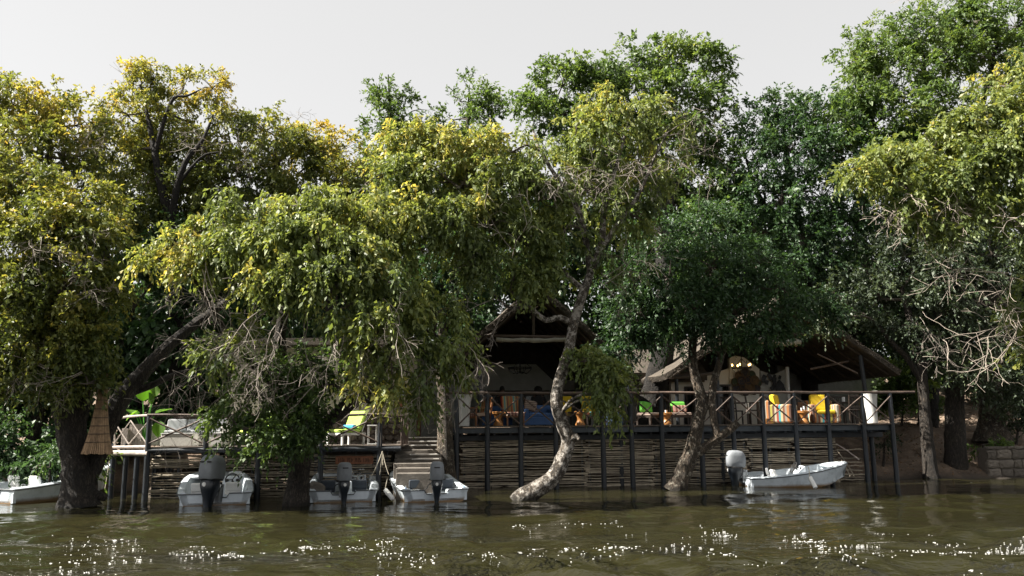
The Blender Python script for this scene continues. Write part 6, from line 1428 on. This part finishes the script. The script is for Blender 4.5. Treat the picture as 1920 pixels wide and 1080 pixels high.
# small tables in the dim lounge, people behind
table('dim table in front of the lounge windows', 960, 3.6, 1.6, .7, .72)
def person(label, px, v, rz, hairw, shirt='cloth'):
    t = on_deck('person', label, 'person', px, v, rz)
    J = [(0, 0, .50), (0, .02, .66), (0, .03, .84), (0, .03, 1.00), (0, .02, 1.10), (0, 0, 1.20), (0, -.01, 1.30),
         (.16, .03, 1.0), (.22, -.05, .78), (.16, -.28, .74), (.10, -.36, .76), (-.16, .03, 1.0), (-.22, -.05, .78), (-.16, -.28, .74), (-.10, -.36, .76),
         (.10, -.04, .50), (.12, -.42, .52), (.12, -.44, .12), (.12, -.56, .05), (-.10, -.04, .50), (-.12, -.42, .52), (-.12, -.44, .12), (-.12, -.56, .05)]
    E = [(0, 1), (1, 2), (2, 3), (3, 4), (4, 5), (5, 6), (3, 7), (7, 8), (8, 9), (9, 10), (3, 11), (11, 12), (12, 13), (13, 14), (0, 15), (15, 16), (16, 17), (17, 18), (0, 19), (19, 20), (20, 21), (21, 22)]
    rad = [.15, .14, .16, .13, .055, .085, .075, .07, .05, .04, .032, .07, .05, .04, .032, .095, .075, .05, .045, .095, .075, .05, .045]
    me = bpy.data.meshes.new('body'); me.from_pydata(J, E, []); me.materials.append(M['skin']); o = inst('body', me, t)
    md = o.modifiers.new('skin', 'SKIN'); 
    for i, sv_ in enumerate(me.skin_vertices[0].data if me.skin_vertices else []): pass
    if not me.skin_vertices:
        bpy.context.view_layer.objects.active = o
    try:
        sl_ = me.skin_vertices[0].data
        for i, r_ in enumerate(rad): sl_[i].radius = (r_, r_ * (.72 if i < 4 else 1)); 
        sl_[0].use_root = True
    except Exception: pass
    sb_ = o.modifiers.new('sub', 'SUBSURF'); sb_.levels = 1; sb_.render_levels = 1
    prof = lambda z, rx, ry, c=.02: [Vector((rx * math.cos(2 * math.pi * k / 14), c + ry * math.sin(2 * math.pi * k / 14), z)) for k in range(14)]
    MB().loft([prof(.44, .20, .15), prof(.62, .19, .145), prof(.85, .205, .15), prof(.98, .20, .13), prof(1.04, .15, .10), prof(1.075, .075, .07)]).build('shirt', M[shirt], t, True)
    for s in (-1, 1): MB().tube([(s * .17, .03, 1.0), (s * .235, -.03, .80), (s * .19, -.2, .75)], [.085, .07, .055], 8).build('sleeve', M[shirt], t, True)
    for s in (-1, 1): MB().tube([(s * .10, 0, .50), (s * .12, -.43, .52), (s * .12, -.46, .12)], [.125, .095, .07], 8).build('trouser_leg', M[shirt], t, True)
    MB().loft([prof(1.16 - .12 * (hairw > .12), hairw * .8, hairw * .75, .05), prof(1.26, hairw, hairw * .95, .035), prof(1.34, hairw * .95, hairw, .02), prof(1.40, hairw * .55, hairw * .6, .015), prof(1.415, .02, .02)]).build('hair', M['hair'], t, True)
    for s in (-1, 1): MB().lathe((s * .03, -.088, 1.265), [(.004, -.006), (.010, 0), (.004, .006)], 8).build('eye', M['hair'], t)
    return t
def stool_seat(label, px, v):
    t = on_deck('dining_chair_dim', label, 'chair', px, v, R(180)); legs(t, .42, .40, .42, 'darkwood', .02); MB().rbox((0, 0, .43), (.46, .46, .03), .01).build('seat', M['darkwood'], t); MB().rbox((0, -.23, .68), (.44, .03, .42), .01).build('back_panel', M['darkwood'], t)
person('person in dark clothes with short hair seated at the dim lounge table, left one', 942, 4.2, 0, .095)
person('person in dark clothes with a wide head of hair seated at the dim lounge table', 1010, 4.2, 0, .15)
stool_seat('dim chair under the person with short hair', 942, 4.22); stool_seat('dim chair under the person with wide hair', 1010, 4.22)
# baskets on the cream wall
random.seed(12)
bk_ = [(1385, 704, 9), (1396, 699, 10), (1408, 703, 9), (1378, 716, 9), (1390, 714, 10), (1402, 713, 10), (1414, 713, 10), (1380, 728, 9), (1393, 724, 8), (1405, 726, 11), (1418, 728, 8), (1388, 733, 7), (1397, 735, 8), (1421, 718, 7), (1413, 735, 6)]
words = ['topmost left', 'topmost', 'topmost right', 'left edge, upper', 'upper inner left', 'upper inner right', 'right edge, upper', 'left edge, lower', 'middle', 'largest, low centre', 'right edge, lower', 'low left, small', 'low, just left of centre', 'right edge, smallest of the middle row', 'lowest right, smallest']
for (px, py, r_), wd_ in zip(bk_, words):
    v = V2 + 3.2 - .04 - random.uniform(0, .03) - (.02 if r_ > 9 else 0); d = ray(px, py); q = CAM + d * ((dpt(0, v) - CAM).dot(VV) / d.dot(VV)); rr = r_ * mpp(29.3) * .95
    t = thing('wall_basket', 'round woven basket on the cream wall, ' + wd_, 'basket', q, YAW, 'round baskets on the cream wall')
    mt = random.choice(('basketa', 'basketa', 'basketb', 'basketc'))
    o = MB().lathe((0, 0, 0), [(.01, .03), (rr * .5, .022), (rr * .55, .03), (rr * .9, .055), (rr, .06), (rr * .97, .03), (rr * .5, 0)], 20).build('weave', M[mt], t, True, (0, 0, 0), (R(90), 0, 0))
    MB().torus((0, -.055, 0), rr * .97, .012, (R(90), 0, 0), 20, 5).build('rim', M['basketb'], t, True)
# dark flat plates scattered over the grey side wall
d = ray(1450, 720); v = V2 + 3.25; q = CAM + d * ((dpt(0, v) - CAM).dot(VV) / d.dot(VV)); wh = thing('wall_carving', 'dark leafy metal carving on the grey side wall', 'carving', q, YAW); random.seed(17)
for k in range(16):
    a = random.uniform(-.42, .42); z = random.uniform(-.3, .3); MB().rbox((a, random.uniform(-.03, 0), z), (random.uniform(.08, .16), .02, random.uniform(.14, .3)), .03, (0, random.uniform(-.8, .8), 0)).build('leaf_plate', M['iron'], wh)
# chandeliers
def chandelier(label, px, py, v, n, rad, lit, ztop):
    d = ray(px, py); q = CAM + d * ((dpt(0, v) - CAM).dot(VV) / d.dot(VV)); t = thing('chandelier', label, 'chandelier', q, YAW)
    MB().torus((0, 0, 0), rad, .018, (0, 0, 0), 28, 6).build('ring', M['iron'], t, True)
    MB().tube([(0, 0, .15), (0, 0, ztop - q.z)], .012, 6).build('chain', M['iron'], t, True)
    for k in range(3):
        a = k * 2.1; MB().tube([(rad * math.cos(a), rad * math.sin(a), 0), (0, 0, .35)], .01, 5).build('hanger', M['iron'], t, True)
    MB().tube([(0, 0, -.18), (0, 0, .2)], [.03, .02], 8).build('stem', M['iron'], t, True)
    for k in range(n):
        a = 2 * math.pi * k / n + .35; x, y = rad * math.cos(a), rad * math.sin(a)
        arm = MB().tube([(0, 0, -.12), (x * .6, y * .6, -.2), (x, y, -.06), (x, y, .03)], .011, 5).build('arm', M['iron'], t, True)
        MB().lathe((x, y, .02), [(.018, 0), (.018, .05)], 8).build('candle', M['canvas'], arm, True)
        if lit: MB().lathe((x, y, .072), [(.012, 0), (.030, .025), (.026, .055), (.006, .085)], 10).build('bulb', M['bulb'], arm, True)
chandelier('unlit dark chandelier hanging in the steep lodge', 975, 690, V1 + 2.2, 8, .42, False, 4.6)
chandelier('chandelier with warm lit bulbs before the baskets in the wide lodge', 1391, 690, V2 + 2.0, 5, .34, True, 4.4)

# ================================================================== furniture on the low deck
def on_low(name, label, cat, px, v, rz=0, group=None): return thing(name, label, cat, lpt(low_u(px, v), v, LZ + .004), LYAW + rz, group)
sf = on_low('outdoor_sofa', 'pale outdoor sofa with grey cushions on the low deck', 'sofa', 363, 1.6)
W_ = (low_u(435, 1.6) - low_u(290, 1.6))
MB().rbox((0, 0, .16), (W_, .8, .30), .03).build('base', M['wicker'], sf)
for s in (-1, 1): MB().rbox((s * (W_ / 2 - .11), -.01, .30), (.22, .84, .58), .03).build('arm', M['wicker'], sf)
MB().rbox((0, .36, .38), (W_ - .46, .14, .62), .03).build('backrest', M['wicker'], sf)
for k in range(3):
    cw_ = (W_ - .46) / 3; MB().rbox((-W_ / 2 + .23 + cw_ * (k + .5), -.04, .375), (cw_ - .01, .70, .13), .04).build('seat_cushion', M['greyfab'], sf); MB().rbox((-W_ / 2 + .23 + cw_ * (k + .5), .24, .56), (cw_ - .02, .16, .40), .05, (R(-10), 0, 0)).build('back_cushion', M['greyfab'], sf)
ct = on_low('coffee_table', 'low white box table in front of the pale sofa', 'table', 337, .75); MB().rbox((0, 0, .17), (.85, .55, .34), .02).build('box', M['wicker'], ct); MB().rbox((0, 0, .352), (.87, .57, .02), .005).build('top', M['white'], ct)
ct = on_low('coffee_table', 'small white cube table right of the low box table', 'table', 404, .8); MB().rbox((0, 0, .17), (.5, .5, .34), .02).build('box', M['white'], ct); MB().rbox((0, 0, .352), (.52, .52, .02), .005).build('top', M['white'], ct)
def lounger(label, tlabel, px, v, rz):
    t = on_low('lounge_chair', label, 'lounge chair', px, v, rz, 'white lounge chairs with lime cushions')
    legs(t, .60, .78, .30, 'white', .028)
    MB().rbox((0, 0, .30), (.68, .90, .07), .01).build('frame', M['white'], t)
    MB().rbox((0, -.10, .385), (.64, .74, .10), .04).build('seat_cushion', M['lime'], t)
    MB().rbox((0, .36, .66), (.64, .11, .62), .045, (R(-24), 0, 0)).build('back_cushion', M['lime'], t)
    MB().box((0, .43, .60), (.62, .03, .56), (R(-24), 0, 0)).build('back_frame', M['white'], t)
    c = t.location + Matrix.Rotation(LYAW + rz, 3, 'Z') @ Vector((0, .14, .445))
    w_ = thing('blue_towel', tlabel, 'towel', c, LYAW + rz, 'rolled blue towels'); MB().tube([(-.24, 0, .05), (-.23, 0, .055), (.23, 0, .055), (.24, 0, .05)], [.03, .055, .055, .03], 10).build('roll', M['towel'], w_, True)
lounger('lime cushioned lounge chair in full view on the low deck', 'rolled blue towel on the lounge chair in full view', 648, .95, R(-38))
lounger('lime cushioned lounge chair half hidden by foliage beside the pale sofa', 'rolled blue towel on the half hidden lounge chair', 482, 1.1, R(-38))
sd_t = on_low('side_table', 'slim white side table with thin legs by the side rail', 'table', 698, .8)
MB().rbox((0, 0, .53), (.26, .26, .03), .006).build('table_top', M['white'], sd_t); legs(sd_t, .22, .22, .515, 'white', .010); MB().rbox((0, 0, .02), (.25, .25, .015), .003).build('foot_ring', M['white'], sd_t)
# weathered crates at the left end
for lab, px, v, w_, h in (('grey weathered plank box at the left end of the low deck', 256, 1.0, .34, .62), ('narrow weathered plank box at the very left of the low deck', 236, .9, .16, .5)):
    t = on_low('plank_box', lab, 'box', px, v)
    for k in range(4): MB().rbox((-w_ / 2 + (k + .5) * w_ / 4, -.12, h / 2), (w_ / 4 - .006, .03, h), .004).build('plank', M['logpale'], t)
    for s in (-1, 1): MB().rbox((s * (w_ / 2 - .015), .02, h / 2), (.03, .245, h - .02), .004).build('side_plank', M['logpale'], t)
    MB().rbox((0, .15, h / 2), (w_ - .07, .03, h - .02), .004).build('back_plank', M['logpale'], t)
# the woven funnel lamp hanging by the thick trunk
q = at(196, 700, 20.05); base = at(182, 850, 20.05)
fn = thing('woven_funnel', 'tall woven reed funnel hanging beside the thick trunk', 'lamp shade', base)
H = (q - base).z; dx = (q - base).x; random.seed(23)
prof = [(0, .345), (.06, .31), (.18, .255), (.35, .195), (.55, .145), (.8, .10), (1.0, .075)]
nst = 44
for k in range(nst):
    a = 2 * math.pi * k / nst; e0 = random.uniform(-.03, .01)
    MB().tube([(dx * t_ + r_ * math.cos(a), r_ * math.sin(a) * .9, H * t_ + (e0 if i == 0 else 0)) for i, (t_, r_) in enumerate(prof)], [.024, .021, .0175, .0135, .010, .0075, .006], 5).build('reed', M['reed'], fn, True)
for t_ in (.14, .24, .34, .44, .55, .66, .8, .94):
    r_ = float(np.interp(t_, [p_[0] for p_ in prof], [p_[1] for p_ in prof]))
    MB().torus((dx * t_, 0, H * t_), r_ + .012, .008, (0, 0, 0), 22, 5).build('binding', M['darkwood'], fn, True)
MB().tube([(dx, 0, H), (dx + .01, .03, H + .9)], .008, 5).build('cord', M['rope'], fn, True)
# elephant ear plant behind the left rail
ep = thing('elephant_ear_plant', 'plant with huge bright green leaves behind the left rail', 'plant', at(272, 800, 23.0)); g = np.random.default_rng(5)
def bigleaf(c, yaw, pitch, L_, W2):
    V = []; n = 8; prof_ = [(0, .1), (.12, .62), (.3, .95), (.5, 1), (.7, .78), (.88, .38), (1, 0)]
    for t_, w_ in prof_:
        for s in (-1, -.5, 0, .5, 1): V.append(Vector((s * w_ * W2 / 2, t_ * L_ , -.10 * L_ * t_ ** 2 + abs(s) * .05 * w_)))
    Fc = [(i * 5 + j, i * 5 + j + 1, i * 5 + j + 6, i * 5 + j + 5) for i in range(6) for j in range(4)]
    Mx = Euler((pitch, 0, yaw)).to_matrix(); return MB().add([Mx @ v + Vector(c) for v in V], Fc)
for px, py, Y, L_, yaw, pitch in ((268, 752, 22.9, .52, R(200), R(60)), (283, 758, 23.0, .42, R(150), R(70)), (258, 770, 23.1, .4, R(120), R(-40)), (288, 745, 23.1, .40, R(20), R(75)), (300, 790, 22.8, .46, R(190), R(-70)), (255, 780, 23.1, .45, R(60), R(30)), (292, 775, 23.1, .5, R(-40), R(20))):
    c = at(px, py, Y) - ep.location
    o = bigleaf(c, yaw, pitch, L_, L_ * .8).build('leaf', M['bigleaf'], ep, True); a_ = o.data.attributes.new('tint', 'FLOAT', 'FACE'); a_.data.foreach_set('value', np.full(len(o.data.polygons), random.random(), dtype=np.float32))
    MB().tube([(0, 0, -.4), tuple(c * .5 + Vector((0, 0, -.1))), tuple(c)], [.02, .016, .010], 6).build('stalk', M['green'], ep, True)
